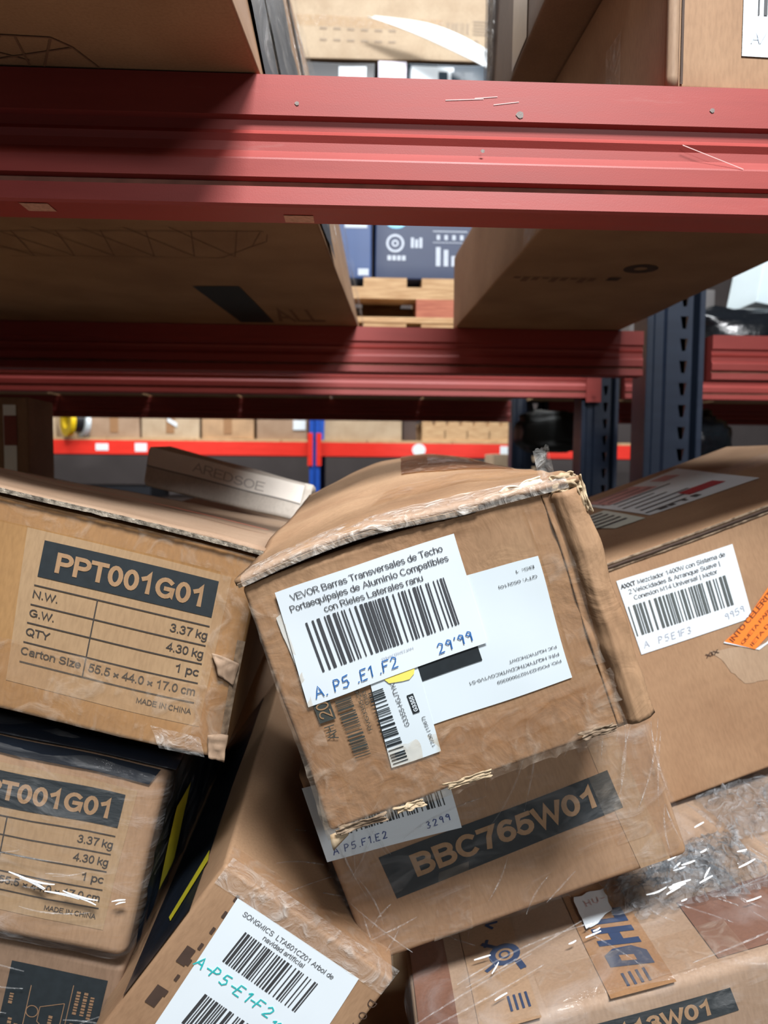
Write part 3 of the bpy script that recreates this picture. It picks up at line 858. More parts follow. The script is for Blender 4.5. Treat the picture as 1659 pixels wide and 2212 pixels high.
# print directly on the card: rotated code block
g = Geo()
A.barcode(g, 'f', (-.0725, .0449), (0, 1), .0445, .0118, 31, off=.0016, dens=36)
A.rect(g, 'f', (-.0876, .0765), (0, 1), .0150, .0120, off=.0016)
A.text(g, 'f', 'AH', (-.0905, .0625), (0, 1), .0105, .0075, off=.0016)
A.text(g, 'f', 'RVG3355-25', (-.0655, .0605), (0, 1), .030, .0030, off=.0016)
A.text(g, 'f', '0383', (-.0615, .0780), (0, 1), .010, .0030, off=.0016)
g.build('printed_code', plain('greenish_black_print', (62, 66, 62), .7, .2, 200), A.root)
g = Geo(); A.text(g, 'f', '20', (-.0890, .0782), (0, 1), .0125, .0092, off=.0020); g.build('printed_code', INK_KRAFT, A.root)

# ---- carton under the hero one (wrapped in film)
B = Carton('cardboard_box', 'film-wrapped brown carton directly under the battered top carton, with long black code banner', 'cardboard box',
           (.1519, .6265, 1.1206), (1.9, -19.46, -.13), .2885, .1823, .36, KRAFT, amp=.0018, freq=9, seed=2, radius=.006)
bn = B.sheet('printed_banner', 'f', [(-.1052, .0890), (.1005, .0965), (.1040, .0600), (-.1029, .0500)], INK, off=.0006, nx=16, ny=4)
g = Geo(); B.text(g, 'f', 'BBC765W01', (-.0800, .0622), (1, .040), .1635, .0200, off=.0010, bold=.027); g.build('lettering', INK_KRAFT, bn)
lb = B.sheet('price_sheet', 'f', [(-.1445, .1690), (-.0270, .1600), (-.0315, .0905), (-.1468, .1005)], PAPER, off=.0010, nx=12, ny=8)
g = Geo(); B.hand(g, 'f', 'A P5.F1.E2', (-.1395, .1045), (1, -.03), .0062, adv=.98, width=.0008, off=.0016, seed=5); g.build('handwriting', PEN_D, lb)
g = Geo(); B.hand(g, 'f', '3299', (-.0590, .0990), (1, .05), .0058, adv=.98, width=.0008, off=.0016, seed=6); g.build('handwriting', PEN_D, lb)
g = Geo(); B.barcode(g, 'f', (-.125, .1180), (1, -.05), .088, .03, 41, off=.0016, dens=44); g.build('barcode', INK, lb)
B.sheet('clear_tape', 'f', [(-.062, .060), (-.035, .061), (-.05, .003), (-.085, .003)], TAPE, off=.0014, nx=6, ny=10)
B.sheet('clear_tape', 'f', [(.078, .150), (.142, .150), (.142, .030), (.090, .030)], TAPE, off=.0014, nx=14, ny=14, crumple=.001)
B.sheet('printed_stripe', 'f', [(.085, .178), (.110, .178), (.128, .003), (.102, .003)], cardboard('lighter_brown_stripe', (167, 137, 107)), off=.0004, nx=4, ny=12)
# stretch film hull around it: real thin skin with folds
def hull(C, name, mat, grow, amp, freq, seed, n=26, parent=None):
    S = Carton.__new__(Carton)
    S.w, S.h, S.d = C.w + 2 * grow, C.h + 2 * grow, C.d + 2 * grow
    S.amp, S.freq, S.off, S.corner, S.topfn, S.root = amp, freq, Vector((seed, seed * 2, 1)), C.corner, None, C.root
    o = S.make_body(mat, min(.022, grow + .014), n)
    o.name = name
    o.location = (0, -grow, -grow)
    return o
hull(B, 'stretch_film', FILM, .0045, .0045, 22, 3)
rn = random.Random(7)
WR = film('film_crease', (.99, .99, .99), .10, .10, .8, 80, body=(.86, .86, .86))
def creases(C, face, n, u0, u1, v0, v1, ang, seed, mat=WR, off=.006, ln=(.03, .10), wd=.0009, name='film_crease', sd=14):
    rn = random.Random(seed); g = Geo()
    for k in range(n):
        u = rn.uniform(u0, u1); v = rn.uniform(v0, v1); a = R(rn.gauss(ang, sd)); L = rn.uniform(*ln); c = rn.uniform(-.25, .25)
        vs = []; fs = []
        N = 8
        for i in range(N + 1):
            t = i / N; aa = a + c * (t - .5)
            p = Vector((u + math.cos(aa) * L * (t - .5), v + math.sin(aa) * L * (t - .5)))
            wdt = wd * math.sin(math.pi * min(max(t, .04), .96)); nn = Vector((-math.sin(aa), math.cos(aa))) * wdt
            vs += [C.map(face, *(p + nn), off), C.map(face, *p, off + .0012), C.map(face, *(p - nn), off)]
            if i: q = 3 * i; fs += [(q - 3, q - 2, q + 1, q), (q - 2, q - 1, q + 2, q + 1)]
        g.add(vs, fs)
    o = g.build(name, mat, C.root, smooth=True); o['kind'] = 'stuff'; return o
creases(B, 'f', 9, -.12, .12, .10, .17, 60, 2)
creases(B, 'f', 10, .105, .142, .02, .17, 80, 3)
creases(B, 'f', 7, -.145, -.10, .02, .16, 95, 4)
creases(B, 'f', 6, -.12, .05, .01, .05, 40, 5, ln=(.02, .05))

# ---- big carton on the right
C = Carton('cardboard_box', 'large tan carton at right with white price sheet and orange sticker on its front', 'cardboard box',
           (.55, .82, 1.1956), (-.05, -20.43, 0), .44, .2806, .5143, KRAFT, amp=.0016, freq=6, seed=3, radius=.004)
lc = C.sheet('price_sheet', 'f', [(-.1841, .2588), (-.0517, .2540), (-.0560, .1690), (-.1846, .1726)], PAPER, off=.0010, nx=10, ny=6)
g = Geo()
for s, x0, x1, z in (('AXXT Mezclador 1400W con Sistema de', -.1822, -.0631, .2485), ('2 Velocidades & Arranque Suave |', -.1760, -.0720, .2405), ('Conexion M14 Universal | Motor', -.1720, -.0770, .2325)):
    C.text(g, 'f', s, (x0, z), (1, -.036), x1 - x0, .0052, off=.0016)
C.text(g, 'f', 'AXXT', (-.1822, .2485), (1, -.036), .017, .0052, off=.0018, bold=.02)
g.build('lettering', INK_SOFT, lc)
g = Geo(); C.barcode(g, 'f', (-.1825, .1934), (1, -.03), .1118, .0345, 51, off=.0016, dens=46); g.build('barcode', plain('grey_barcode_print', (84, 90, 90), .6, .1), lc)
g = Geo(); C.hand(g, 'f', 'A  P5E1F3', (-.1790, .1785), (1, -.03), .0074, adv=1.0, width=.0009, off=.0016, seed=8); g.build('handwriting', PEN_G, lc)
g = Geo(); C.hand(g, 'f', '9959', (-.0850, .1765), (1, .10), .0072, adv=.85, width=.0008, off=.0016, seed=9); g.build('handwriting', PEN_G, lc)
lo_ = C.poly('orange_sticker', 'f', [(-.022, .2005), (-.0702, .1641), (-.0936, .1547), (-.0640, .1342), (.030, .1850), (.010, .2150)], PAPER_O, off=.0014)
C.poly('sticker_backing', 'f', [(-.0936, .1547), (-.0640, .1342), (-.050, .1370), (-.035, .1440), (-.033, .1400), (-.060, .1318), (-.0950, .1535)], PAPER, off=.0012)
g = Geo(); C.text(g, 'f', 'INTO CELERITA', (-.0850, .1505), (1, .62), .075, .0060, off=.0019, bold=.01)
C.text(g, 'f', 'QUETA PARA MOST', (-.0755, .1440), (1, .62), .078, .0040, off=.0019)
C.text(g, 'f', 'IETA DA EMBA', (-.0660, .1385), (1, .62), .066, .0040, off=.0019); g.build('lettering', plain('brown_print', (120, 66, 40), .7, .1), lo_)
C.sheet('peeled_patch', 'f', [(-.112, .150), (-.030, .132), (-.030, .085), (-.085, .100)], cardboard('peeled_cardboard', (172, 147, 122), (158, 130, 104)), off=.0004, rag=.004, nx=14, ny=10)
g = Geo(); C.text(g, 'f', 'XIX', (-.1180, .1440), (1, .05), .0155, .0045, off=.0010, bold=.02); g.build('printed_mark', INK_BROWN, C.root)
# cut corrugated edge of the two flaps
for k, (dy, mt) in enumerate(((-.001, EDGE), (.0004, INK_BROWN), (-.0008, EDGE))):
    C.sheet('corrugated_edge', 'f', [(-.21, .2806 - k * .0032), (.218, .2806 - k * .0032), (.218, .2778 - k * .0032), (-.21, .2778 - k * .0032)], mt, off=.0012 + dy, nx=60, ny=2, crumple=.0012, cf=90, thick=.0006)
# paper pouches on its top
tl1 = C.sheet('shipping_sheet', 't', [(-.075, .430), (.105, .470), (.075, .150), (-.068, .168)], PAPER, off=.0010, nx=12, ny=12)
tl2 = C.sheet('shipping_sheet', 't', [(-.16, .330), (-.078, .325), (-.0775, .160), (-.1184, .163)], plain('greenish_paper', (214, 224, 214), .5, .05, 20), off=.0012, nx=8, ny=8)
g = Geo(); C.rect(g, 't', (.005, .205), (1, -.02), .052, .040, off=.0018); g.build('red_bar', RED_INK, tl1)
g = Geo()
for k in range(9):
    C.rect(g, 't', (-.065 + .004 * (k % 3), .185 + .030 * k), (1, .08), .06 + .012 * (k * 7 % 4), .007, off=.0016)
for k, x in enumerate((-.050, -.035, -.015, .0)):
    C.rect(g, 't', (x, .175), (1, 0), (.012, .008, .005, .009)[k], .020, off=.0017)
g.build('lettering', INK_SOFT, tl1)
g = Geo(); C.rect(g, 't', (-.060, .350), (1, .12), .085, .085, off=.0015); C.rect(g, 't', (.045, .385), (1, .1), .030, .05, off=.0015); g.build('pink_block', PINK_INK, tl1)
g = Geo()
for k in range(5): C.rect(g, 't', (-.130, .195 + .026 * k), (1, 0), .042, .010, off=.0018)
g.build('lettering', INK_SOFT, tl2)
C.sheet('clear_tape', 't', [(.085, .30), (.215, .30), (.215, .225), (.085, .225)], TAPE_S, off=.0012, nx=24, ny=10, crumple=.002, cf=40, ridge=True)

# ---- the two identical coded cartons at left
def coded(Cc, off0=.0006, tape=True):
    pn = Cc.sheet('printed_panel', 'f', [(.036, .1490), (.1990, .1475), (.1970, .0235), (.0420, .0245)], cardboard('paper_panel_kraft', (164, 135, 102), (155, 125, 93)), off=.0004, nx=12, ny=10)
    bn = Cc.sheet('printed_banner', 'f', [(.0510, .1420), (.1898, .1420), (.1898, .1125), (.0508, .1125)], INK, off=.0009, nx=12, ny=3)
    g = Geo(); Cc.text(g, 'f', 'PPT001G01', (.0630, .1185), (1, 0), .1168, .0165, off=.0013, bold=.027); g.build('lettering', INK_KRAFT, bn)
    g = Geo()
    for z in (.1052, .0893, .0742, .0582, .0420):
        Cc.rect(g, 'f', (.0496, z - .0005), (1, 0), .1402, .0010, off=.0010, n=6)
    Cc.rect(g, 'f', (.1003, .0425), (0, 1), .0625, .0010, off=.0010)
    def rt(s, xr, z, wd, cap=.0068): Cc.text(g, 'f', s, (xr - wd, z), (1, 0), wd, cap, off=.0010, bold=.008)
    def lt(s, x, z, wd, cap=.0062): Cc.text(g, 'f', s, (x, z), (1, 0), wd, cap, off=.0010, bold=.008)
    lt('N.W.', .0500, .0950, .0195); lt('G.W.', .0500, .0795, .0195); lt('QTY', .0500, .0640, .0190); lt('Carton Size', .0490, .0480, .0480)
    rt('3.37 kg', .1895, .0942, .0300); rt('4.30 kg', .1893, .0788, .0300); rt('1 pc', .1890, .0636, .0190); rt('55.5 × 44.0 × 17.0 cm', .1890, .0475, .0860)
    rt('MADE IN CHINA', .1890, .0322, .0440, .0045)
    g.build('lettering', plain('dark_grey_print', (58, 52, 48), .7, .15), pn)
D = Carton('cardboard_box', 'upper of two cartons with matching black code panels, golden brown, left pile top', 'cardboard box',
           (-.3205, .6053, 1.3129), (-.6, 13.43, .73), .44, .17, .555, KRAFT_Y, amp=.0018, freq=7, seed=4, radius=.005,
           corner={'fTR': (-.004, 0, -.003), 'fBR': (.004, 0, 0), 'bTL': (0, 0, -.044), 'bTR': (0, 0, -.020)})
coded(D)
# lifted lid edge, grey tape with glints painted as pale specks in its colour
g = Geo()
g.grid(lambda i, j: D.deform(((-.5 + i) * D.w, -.004 + j * .55, D.h)) + Vector((0, 0, .0035 + .002 * noise.noise(Vector((i * 6, j * 3, 1))))), 30, 20)
g.build('top_flap', KRAFT_P, D.root, smooth=True, thick=.0036)
g = Geo()
def dlip(i, j):
    p = D.deform(((-.5 + i) * D.w, -.0066 - .001 * noise.noise(Vector((i * 60, 0, 4))), D.h))
    return p + Vector((0, 0, 0.0048 - .0036 * j + .0007 * noise.noise(Vector((i * 50, j * 2, 4)))))
g.grid(dlip, 90, 4); g.build('silver_tape', plain('glint_speckled_tape', (168, 156, 140), .25, .80, 200, metallic=.15, bump=.6), D.root, smooth=True)
g = Geo(); g.grid(lambda i, j: D.deform(((-.5 + i) * D.w, .01 + j * .012, D.h)) + Vector((0, 0, .0072)), 20, 2)
D.sheet('clear_tape', 'f', [(-.22, .168), (.214, .168), (.214, .150), (-.22, .150)], TAPE, off=.0011, nx=30, ny=4, crumple=.0006)
D.sheet('clear_tape', 'f', [(-.22, .058), (.217, .058), (.217, .003), (-.22, .003)], TAPE, off=.0016, nx=50, ny=14, crumple=.0022, cf=35, ridge=True)
D.sheet('clear_tape', 'f', [(.190, .150), (.218, .150), (.218, .012), (.192, .012)], TAPE, off=.0020, nx=8, ny=30, crumple=.0022, cf=45, ridge=True)
D.sheet('torn_flap', 'f', [(.196, .086), (.219, .082), (.217, .062), (.205, .070)], KRAFT_P, off=.0035, nx=10, ny=10, crumple=.004, cf=120, rag=.0015, thick=.0008)
D.sheet('torn_flap', 'f', [(.205, .020), (.221, .022), (.2215, .0), (.209, .001)], KRAFT_P, off=.003, nx=10, ny=10, crumple=.003, cf=140, rag=.0012, thick=.0008)
D.sheet('shiny_tape', 'f', [(.160, .018), (.200, .016), (.206, .001), (.170, .001)], TAPE_S, off=.003, nx=16, ny=8, crumple=.003, cf=90)
D.sheet('corrugated_edge', 'f', [(.2135, .10), (.2200, .10), (.2205, .004), (.2155, .004)], EDGE, off=.0018, nx=3, ny=30, crumple=.0012, cf=100)
g = Geo()
for k in range(12):
    t = k / 11
D.sheet('red_line', 't', [(-.16, .205), (.205, .180), (.205, .176), (-.16, .199)], plain('dull_red_print', (184, 84, 64), .6, .1), off=.0105, nx=20, ny=1)

Eb = Carton('cardboard_box', 'lower of two cartons with matching black code panels, under black plastic strip, left pile', 'cardboard box',
           (-.4021, .6334, 1.1234), (0, 12.41, -.25), .44, .17, .555, KRAFT, amp=.0022, freq=11, seed=5, radius=.010,
           corner={'fBR': (-.004, 0, 0), 'fTR': (-.002, 0, 0)})
# caved-in right edge
coded(Eb)
Eb.sheet('black_tape', 'f', [(-.22, .172), (.214, .1705), (.207, .1560), (-.22, .1600)], BLACKTAPE, off=.0018, nx=40, ny=5, crumple=.0012, cf=40)
g = Geo()
def eb_top(i, j):
    y = -.004 + j * .50
    p = Eb.deform(((-.5 + i * 1.015) * Eb.w, y, Eb.h)); return p + Vector((0, 0, .004 + .010 * abs(noise.noise(Vector((i * 9, j * 5, 6)))) * min(1, j * 4)))
g.grid(eb_top, 40, 24); g.build('black_plastic_strip', BLACKTAPE, Eb.root, smooth=True, thick=.001)
Eb.sheet('black_plastic_side', 'r', [(.004, .168), (.42, .168), (.42, .004), (.004, .004)], BLACKTAPE, off=.0045, nx=40, ny=16, crumple=.006, cf=30)
Eb.sheet('yellow_tape', 'r', [(.028, .128), (.085, .126), (.085, .048), (.028, .050)], YELLOW_T, off=.0112, nx=6, ny=8, crumple=.001)
hull(Eb, 'stretch_film', FILM, .0055, .003, 26, 5)
GLINT = plain('painted_film_glint', (236, 238, 240), .12, .04, 80, bump=.3)  # white for ribbons that paint highlights onto the film
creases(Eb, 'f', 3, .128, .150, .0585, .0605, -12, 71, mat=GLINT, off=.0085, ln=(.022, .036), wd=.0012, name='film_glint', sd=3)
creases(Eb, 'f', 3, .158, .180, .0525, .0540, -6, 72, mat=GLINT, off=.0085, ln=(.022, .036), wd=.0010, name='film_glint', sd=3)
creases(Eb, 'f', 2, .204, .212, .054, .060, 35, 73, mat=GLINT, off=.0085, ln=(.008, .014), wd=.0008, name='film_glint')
creases(Eb, 'f', 7, .10, .21, .03, .09, 8, 12, off=.008, ln=(.02, .06), wd=.0006)

Hb = Carton('cardboard_box', 'brown carton at the bottom of the left pile with sideways black printed panel', 'cardboard box',
           (-.432, .648, .8790), (0, 13.0, -.3), .38, .232, .5, KRAFT_D, amp=.0016, freq=8, seed=6, radius=.005)
hp = Hb.sheet('printed_panel', 'f', [(.095, .2180), (.1790, .2180), (.1790, .085), (.095, .085)], INK, off=.0007, nx=8, ny=8)
g = Geo()
def ring(Cc, g, face, c, r1, r2, off, n=20, sx=1.0):
    vs = []
    for k in range(n):
        a = 2 * math.pi * k / n
        vs += [Cc.map(face, c[0] + r1 * math.cos(a) * sx, c[1] + r1 * math.sin(a), off), Cc.map(face, c[0] + r2 * math.cos(a) * sx, c[1] + r2 * math.sin(a), off)]
    g.add(vs, [(2 * k, 2 * k + 1, (2 * k + 3) % (2 * n), (2 * k + 2) % (2 * n)) for k in range(n)])
ring(Hb, g, 'f', (.1215, .1770), .0048, .0056, .0012)
def stroke(Cc, g, face, pts, wd, off):
    for a, b in zip(pts, pts[1:]):
        a = Vector(a); b = Vector(b); d_ = b - a
        Cc.rect(g, face, a - Vector((-d_.y, d_.x)).normalized() * wd / 2, d_, d_.length, wd, off)
stroke(Hb, g, 'f', [(.1275, .1825), (.1475, .1900), (.1475, .1550), (.1275, .1690), (.1275, .1825)], .0007, .0012)
stroke(Hb, g, 'f', [(.1515, .2080), (.1515, .120)], .0007, .0012)
stroke(Hb, g, 'f', [(.1160, .2000), (.1160, .120)], .0007, .0012)
rn = random.Random(77)
for (x, z, L) in ((.1590, .182, .022), (.1655, .182, .022), (.1715, .180, .020), (.1590, .150, .022), (.1655, .148, .014), (.1715, .148, .010), (.1400, .163, .014), (.1060, .150, .018), (.1120, .150, .014), (.1030, .180, .010)):
    q0 = z
    while q0 < z + L:      # rows of marks too blurred to read
        ln = rn.uniform(.0012, .0026); Hb.rect(g, 'f', (x, q0), (0, 1), ln, .0034, off=.0012); q0 += ln + .0009
g.build('lettering', cardboard('dull_kraft_lettering', (150, 120, 92), (130, 100, 76)), hp)
creases(Hb, 'f', 7, .07, .20, .14, .22, 15, 21, off=.004, ln=(.03, .07), wd=.0006)

# ---- tilted carton at the bottom centre (tree box)
Fm = Matrix.Rotation(R(-.13), 3, 'Z') @ Matrix.Rotation(R(1.8), 3, 'X') @ Matrix.Rotation(R(36.12), 3, 'Y')
floc = Vector((-.1612, .6002 - .003, .9566)) + Fm @ Vector((0, 0, .03))
Fb = Carton('cardboard_box', 'long narrow brown carton tilted steeply at bottom centre, sheet with two barcodes and turquoise writing', 'cardboard box',
            floc, (1.8, 36.12, .04), .168, .19, .50, KRAFT, amp=.0012, freq=8, seed=7, radius=.004)
q = -.07
lf = Fb.sheet('price_sheet', 'f', [(-.0593, .2440 + q), (.0592, .2448 + q), (.0690, .120 + q), (-.0510, .1190 + q)], PAPER, off=.0010, nx=12, ny=10)
g = Geo(); Fb.text(g, 'f', 'SONGMICS  LTA601CZ01 Arbol de', (-.0483, .2345 + q), (1, -.03), .090, .0044, off=.0016)
Fb.text(g, 'f', 'navidad artificial', (-.0235, .2275 + q), (1, -.03), .040, .0042, off=.0016); g.build('lettering', INK_SOFT, lf)
g = Geo(); Fb.barcode(g, 'f', (-.0390, .1950 + q), (1, -.03), .073, .0300, 61, off=.0016, dens=38); g.build('barcode', plain('dark_barcode_print', (58, 58, 60), .6, .1), lf)
g = Geo(); Fb.barcode(g, 'f', (-.0350, .1340 + q), (1, -.03), .078, .0310, 62, off=.0016, dens=38); g.build('barcode', plain('dark_barcode_print', (58, 58, 60), .6, .1), lf)
g = Geo(); Fb.hand(g, 'f', 'A-P5-E1-F2', (-.0565, .1800 + q), (1, -.05), .0098, adv=1.0, width=.0011, off=.0018, seed=12); g.build('handwriting', PEN_T, lf)
g = Geo(); Fb.hand(g, 'f', "1899", (.0230, .1700 + q), (1, .06), .0085, adv=.9, width=.0010, off=.0018, seed=13); g.build('handwriting', PEN_T, lf)
g = Geo()
for k in range(7):
    Fb.rect(g, 'f', (-.0612, .246 + q - .016 * k), (0, -1), .006, .0026, off=.0009)
Fb.rect(g, 'f', (-.0690, .190 + q), (0, -1), .016, .008, off=.0009); Fb.rect(g, 'f', (-.0690, .150 + q), (0, -1), .018, .009, off=.0009)
g.build('printed_mark', INK_BROWN, Fb.root)['kind'] = 'stuff'
g = Geo()
for k, s in enumerate(('D', 'O', '>', ',')):
    Fb.text(g, 'f', s, (.0770, .236 + q - .012 * k), (0, -1), .006, .007, off=.0009)
g.build('printed_mark', INK_BROWN, Fb.root)
Fb.sheet('black_tape', 'l', [(.0, .215 + q), (.49, .22 + q), (.49, .14 + q), (.0, .125 + q)], BLACKTAPE, off=.0010, nx=14, ny=4)
Fb.sheet('yellow_tape', 'l', [(.060, .222 + q), (.085, .216 + q), (.045, .170 + q), (.030, .178 + q)], YELLOW_T, off=.0020, nx=4, ny=6)
Fb.sheet('clear_tape', 'f', [(-.082, .262 + q * .9), (.082, .262 + q * .9), (.082, .244 + q), (-.082, .244 + q)], TAPE_S, off=.0010, nx=30, ny=4, crumple=.0014, cf=70)
Fb.sheet('clear_tape', 't', [(-.082, .030), (.082, .030), (.082, .0), (-.082, .0)], TAPE, off=.0012, nx=30, ny=5, crumple=.0014, cf=70)
creases(Fb, 't', 9, -.02, .08, .03, .35, 60, 31, off=.002, ln=(.05, .16), wd=.0005)

# ---- film-wrapped courier carton at lower right
Gm = Matrix.Rotation(R(.07), 3, 'Z') @ Matrix.Rotation(R(-14.84), 3, 'Y')
gloc = Vector((.3546, .578, .9091)) - Gm @ Vector((0, 0, .012))
Gb = Carton('cardboard_box', 'wide film-wrapped carton at lower right with courier tape across its top', 'cardboard box',
            gloc, (0, -14.84, .07), .52, .212, .5, KRAFT_P, amp=.0016, freq=8, seed=8, radius=.008)
gh = .212
TAPEB = cardboard('courier_brown_tape', (158, 121, 88), (142, 106, 74), rough=.35)
TAPER = cardboard('reddish_brown_tape', (128, 90, 72), (112, 76, 60), rough=.35)
tp1 = Gb.sheet('courier_tape', 't', [(-.098, .300), (-.044, .300), (-.046, -.002), (-.100, -.002)], TAPEB, off=.0010, nx=6, ny=20)
tp2 = Gb.sheet('courier_tape', 't', [(-.205, .300), (-.155, .300), (-.156, -.002), (-.206, -.002)], cardboard('pale_brown_tape', (168, 138, 110), (154, 124, 96), rough=.35), off=.0010, nx=6, ny=20)
Gb.sheet('brown_tape', 't', [(-.255, .300), (-.222, .300), (-.222, -.002), (-.255, -.002)], TAPER, off=.0011, nx=6, ny=20)
Gb.sheet('brown_tape', 't', [(-.005, .090), (.235, .100), (.235, .010), (-.005, .010)], TAPER, off=.0012, nx=12, ny=6)
Gb.sheet('pale_tape', 't', [(-.150, .050), (.020, .052), (.020, .006), (-.150, .006)], TAPE, off=.0016, nx=12, ny=6, crumple=.002)
g = Geo()
def slant(letter, v0, v1, u0, u1):
    """courier wordmark: slanted block capitals running along the tape, towards the back"""
    S = {'D': [[(0, 0), (.62, 0), (.98, .28), (1.04, .74), (.82, 1), (.28, 1)]],
         'H': [[(0, 0), (.27, 0), (.36, .36), (.10, .36)], [(.10, .36), (.70, .36), (.78, .64), (.18, .64)], [(.18, .64), (.45, .64), (.55, 1), (.28, 1)], [(.60, 0), (.88, 0), (1.16, 1), (.88, 1)]],
         'L': [[(0, 0), (.85, 0), (.93, .28), (.08, .28)], [(.08, .28), (.35, .28), (.55, 1), (.28, 1)]]}[letter]
    for pl in S:
        vs = []
        for a, b in pl:
            vs.append(Gb.map('t', u1 + (u0 - u1) * b, v0 + (v1 - v0) * a, .0016))
        g.add(vs, [tuple(range(len(vs)))])
slant('D', .024, .052, -.088, -.053); slant('H', .052, .080, -.088, -.053); slant('L', .083, .108, -.088, -.053)
for k in range(4):
    Gb.rect(g, 't', (-.081 + .006 * k, .006), (0, 1), .016, .0022, off=.0016)
g.build('courier_wordmark', DHLBLUE, tp1)
g = Geo(); g.add([Gb.map('t', -.053 - .035 * b, .024 + .028 * a, .0019) for a, b in ((.30, .34), (.56, .34), (.68, .68), (.42, .68))], [(0, 1, 2, 3)]); g.build('courier_wordmark', TAPEB, tp1)
g = Geo()
ring(Gb, g, 't', (-.170, .082), .0085, .0145, .0016, 22); ring(Gb, g, 't', (-.170, .082), .0035, .0055, .0016, 14)
stroke(Gb, g, 't', [(-.176, .094), (-.188, .104)], .004, .0016); stroke(Gb, g, 't', [(-.178, .074), (-.190, .066)], .004, .0016)
stroke(Gb, g, 't', [(-.160, .070), (-.157, .058)], .006, .0016); stroke(Gb, g, 't', [(-.186, .098), (-.182, .108)], .003, .0016)
stroke(Gb, g, 't', [(-.168, .130), (-.180, .130), (-.174, .122)], .003, .0016)
for k in range(4):
    Gb.rect(g, 't', (-.176 + .005 * k, .012), (0, 1), .018, .0020, off=.0016)
g.build('post_horn', DHLBLUE, tp2)
hl = Gb.sheet('torn_label', 't', [(-.090, .132), (-.058, .134), (-.0625, .098), (-.0925, .082)], PAPER, off=.0040, rag=.003, nx=8, ny=8)
g = Geo(); Gb.hand(g, 't', 'HU-', (-.083, .112), (1, .12), .009, adv=.9, width=.0007, off=.0048); g.build('handwriting', plain('pale_red_pen', (206, 160, 160), .6, .1), hl)
bn = Gb.sheet('printed_banner', 'f', [(-.1700, gh - .0180), (-.0045, gh - .0170), (-.0015, gh - .0375), (-.1690, gh - .0420)], INK, off=.0007, nx=10, ny=3)
g = Geo(); Gb.text(g, 'f', 'BBC113W01', (-.145, gh - .0370), (1, .020), .1205, .0135, off=.0011, bold=.027); g.build('lettering', INK_KRAFT, bn)
hull(Gb, 'stretch_film', FILM, .005, .005, 20, 8)
creases(Gb, 't', 26, -.25, .20, .01, .16, 100, 41, off=.008, ln=(.03, .10), wd=.0007)
creases(Gb, 't', 10, -.25, .20, .01, .12, 12, 42, off=.008, ln=(.06, .16), wd=.0008)
# bunched film where the wrap was torn open
def wad(u0, u1, v0, v1, hgt, seed, n=34, mat=FILM_W):
    g = Geo()
    def fn(i, j):
        u = u0 + (u1 - u0) * i; v = v0 + (v1 - v0) * j
        e = math.sin(math.pi * i) * math.sin(math.pi * j)
        q = Vector((i * 7, j * 5, seed))
        hh = .006 + hgt * (e ** .6) * (.35 + .9 * abs(noise.noise(q)) + .4 * abs(noise.noise(q * 2.7)))
        du = .008 * noise.noise(q * 1.7 + Vector((5, 5, 5))); dv = .008 * noise.noise(q * 1.7 + Vector((1, 8, 2)))
        return Gb.map('t', u + du, v + dv, hh)
    g.grid(fn, n, n)
    return g.build('bunched_film', mat, Gb.root)
wad(-.060, .060, .092, .165, .020, 2); wad(-.045, .050, .075, .14, .026, 6)
GLINT = plain('painted_film_glint', (236, 238, 240), .12, .04, 80, bump=.3)  # same white, painted glints scattered over the wrapped top
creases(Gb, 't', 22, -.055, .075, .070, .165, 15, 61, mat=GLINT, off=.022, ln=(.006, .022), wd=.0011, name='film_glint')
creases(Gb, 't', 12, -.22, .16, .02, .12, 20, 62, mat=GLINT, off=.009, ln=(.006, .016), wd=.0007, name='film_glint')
creases(Gb, 't', 14, .04, .16, .10, .24, 70, 63, mat=FILM_W, off=.014, ln=(.02, .06), wd=.003, name='film_fold')
wad(.035, .085, .07, .17, .020, 9, 20); wad(.085, .17, .15, .26, .012, 13, 20)

# ================================================================== BACK ROW ON THE LOWER LEVEL
K = Carton('cardboard_box', 'dark brown carton standing behind left pile in shade, with paper strip on its front', 'cardboard box',
           (-.852, 1.45, EZ - .675), (0, 0, 2), .5, .79, .13, KRAFT_D, amp=.002, freq=5, seed=11)
sp = K.sheet('paper_strip', 'f', [(.205, .775), (.228, .775), (.228, .60), (.205, .60)], PAPER_G, off=.001, nx=2, ny=6)
g = Geo(); K.rect(g, 'f', (.206, .70), (1, 0), .023, .055, off=.0016); g.build('red_patch', plain('dull_red_patch', (120, 60, 54), .6, .1), sp)
M1 = Carton('cardboard_box', 'plain brown carton behind the left pile that carries the grey sleeve', 'cardboard box',
            (-.27, 1.20, EZ - .675), (0, 12.5, 0), .30, .59, .40, KRAFT_P, amp=.003, freq=6, seed=12)
# long pale sleeve lying behind the coded cartons
P1 = Carton('carton_sleeve', 'pale grey long carton sleeve lying slanted behind left pile, faint print along it', 'carton sleeve',
            (-.208, 1.220, EZ - .068), (0, 12.5, -7), .262, .058, .075, GREYBOARD, amp=.002, freq=14, seed=13, radius=.008,
            corner={'fTL': (-.012, .02, .004), 'fTR': (0, .02, 0), 'bTL': (.0, 0, .010)})
up = P1.sheet('upper_panel', 'f', [(-.126, .058), (.122, .058), (.122, .030), (-.126, .030)], plain('off_white_card', (232, 222, 210), .6, .08, 40), off=.0008, nx=24, ny=2)
g = Geo(); P1.text(g, 'f', 'AREDSOE', (-.055, .037), (1, -.03), .115, .014, off=.0014); g.build('lettering', plain('faint_grey_print', (176, 166, 158), .7, .1), up)
g = Geo(); g.grid(lambda i, j: P1.deform((P1.w / 2 - .002 + .006 * i, -.003 + .08 * j, -.002)) + Vector((0, 0, .063 * i ** .3)), 4, 6)
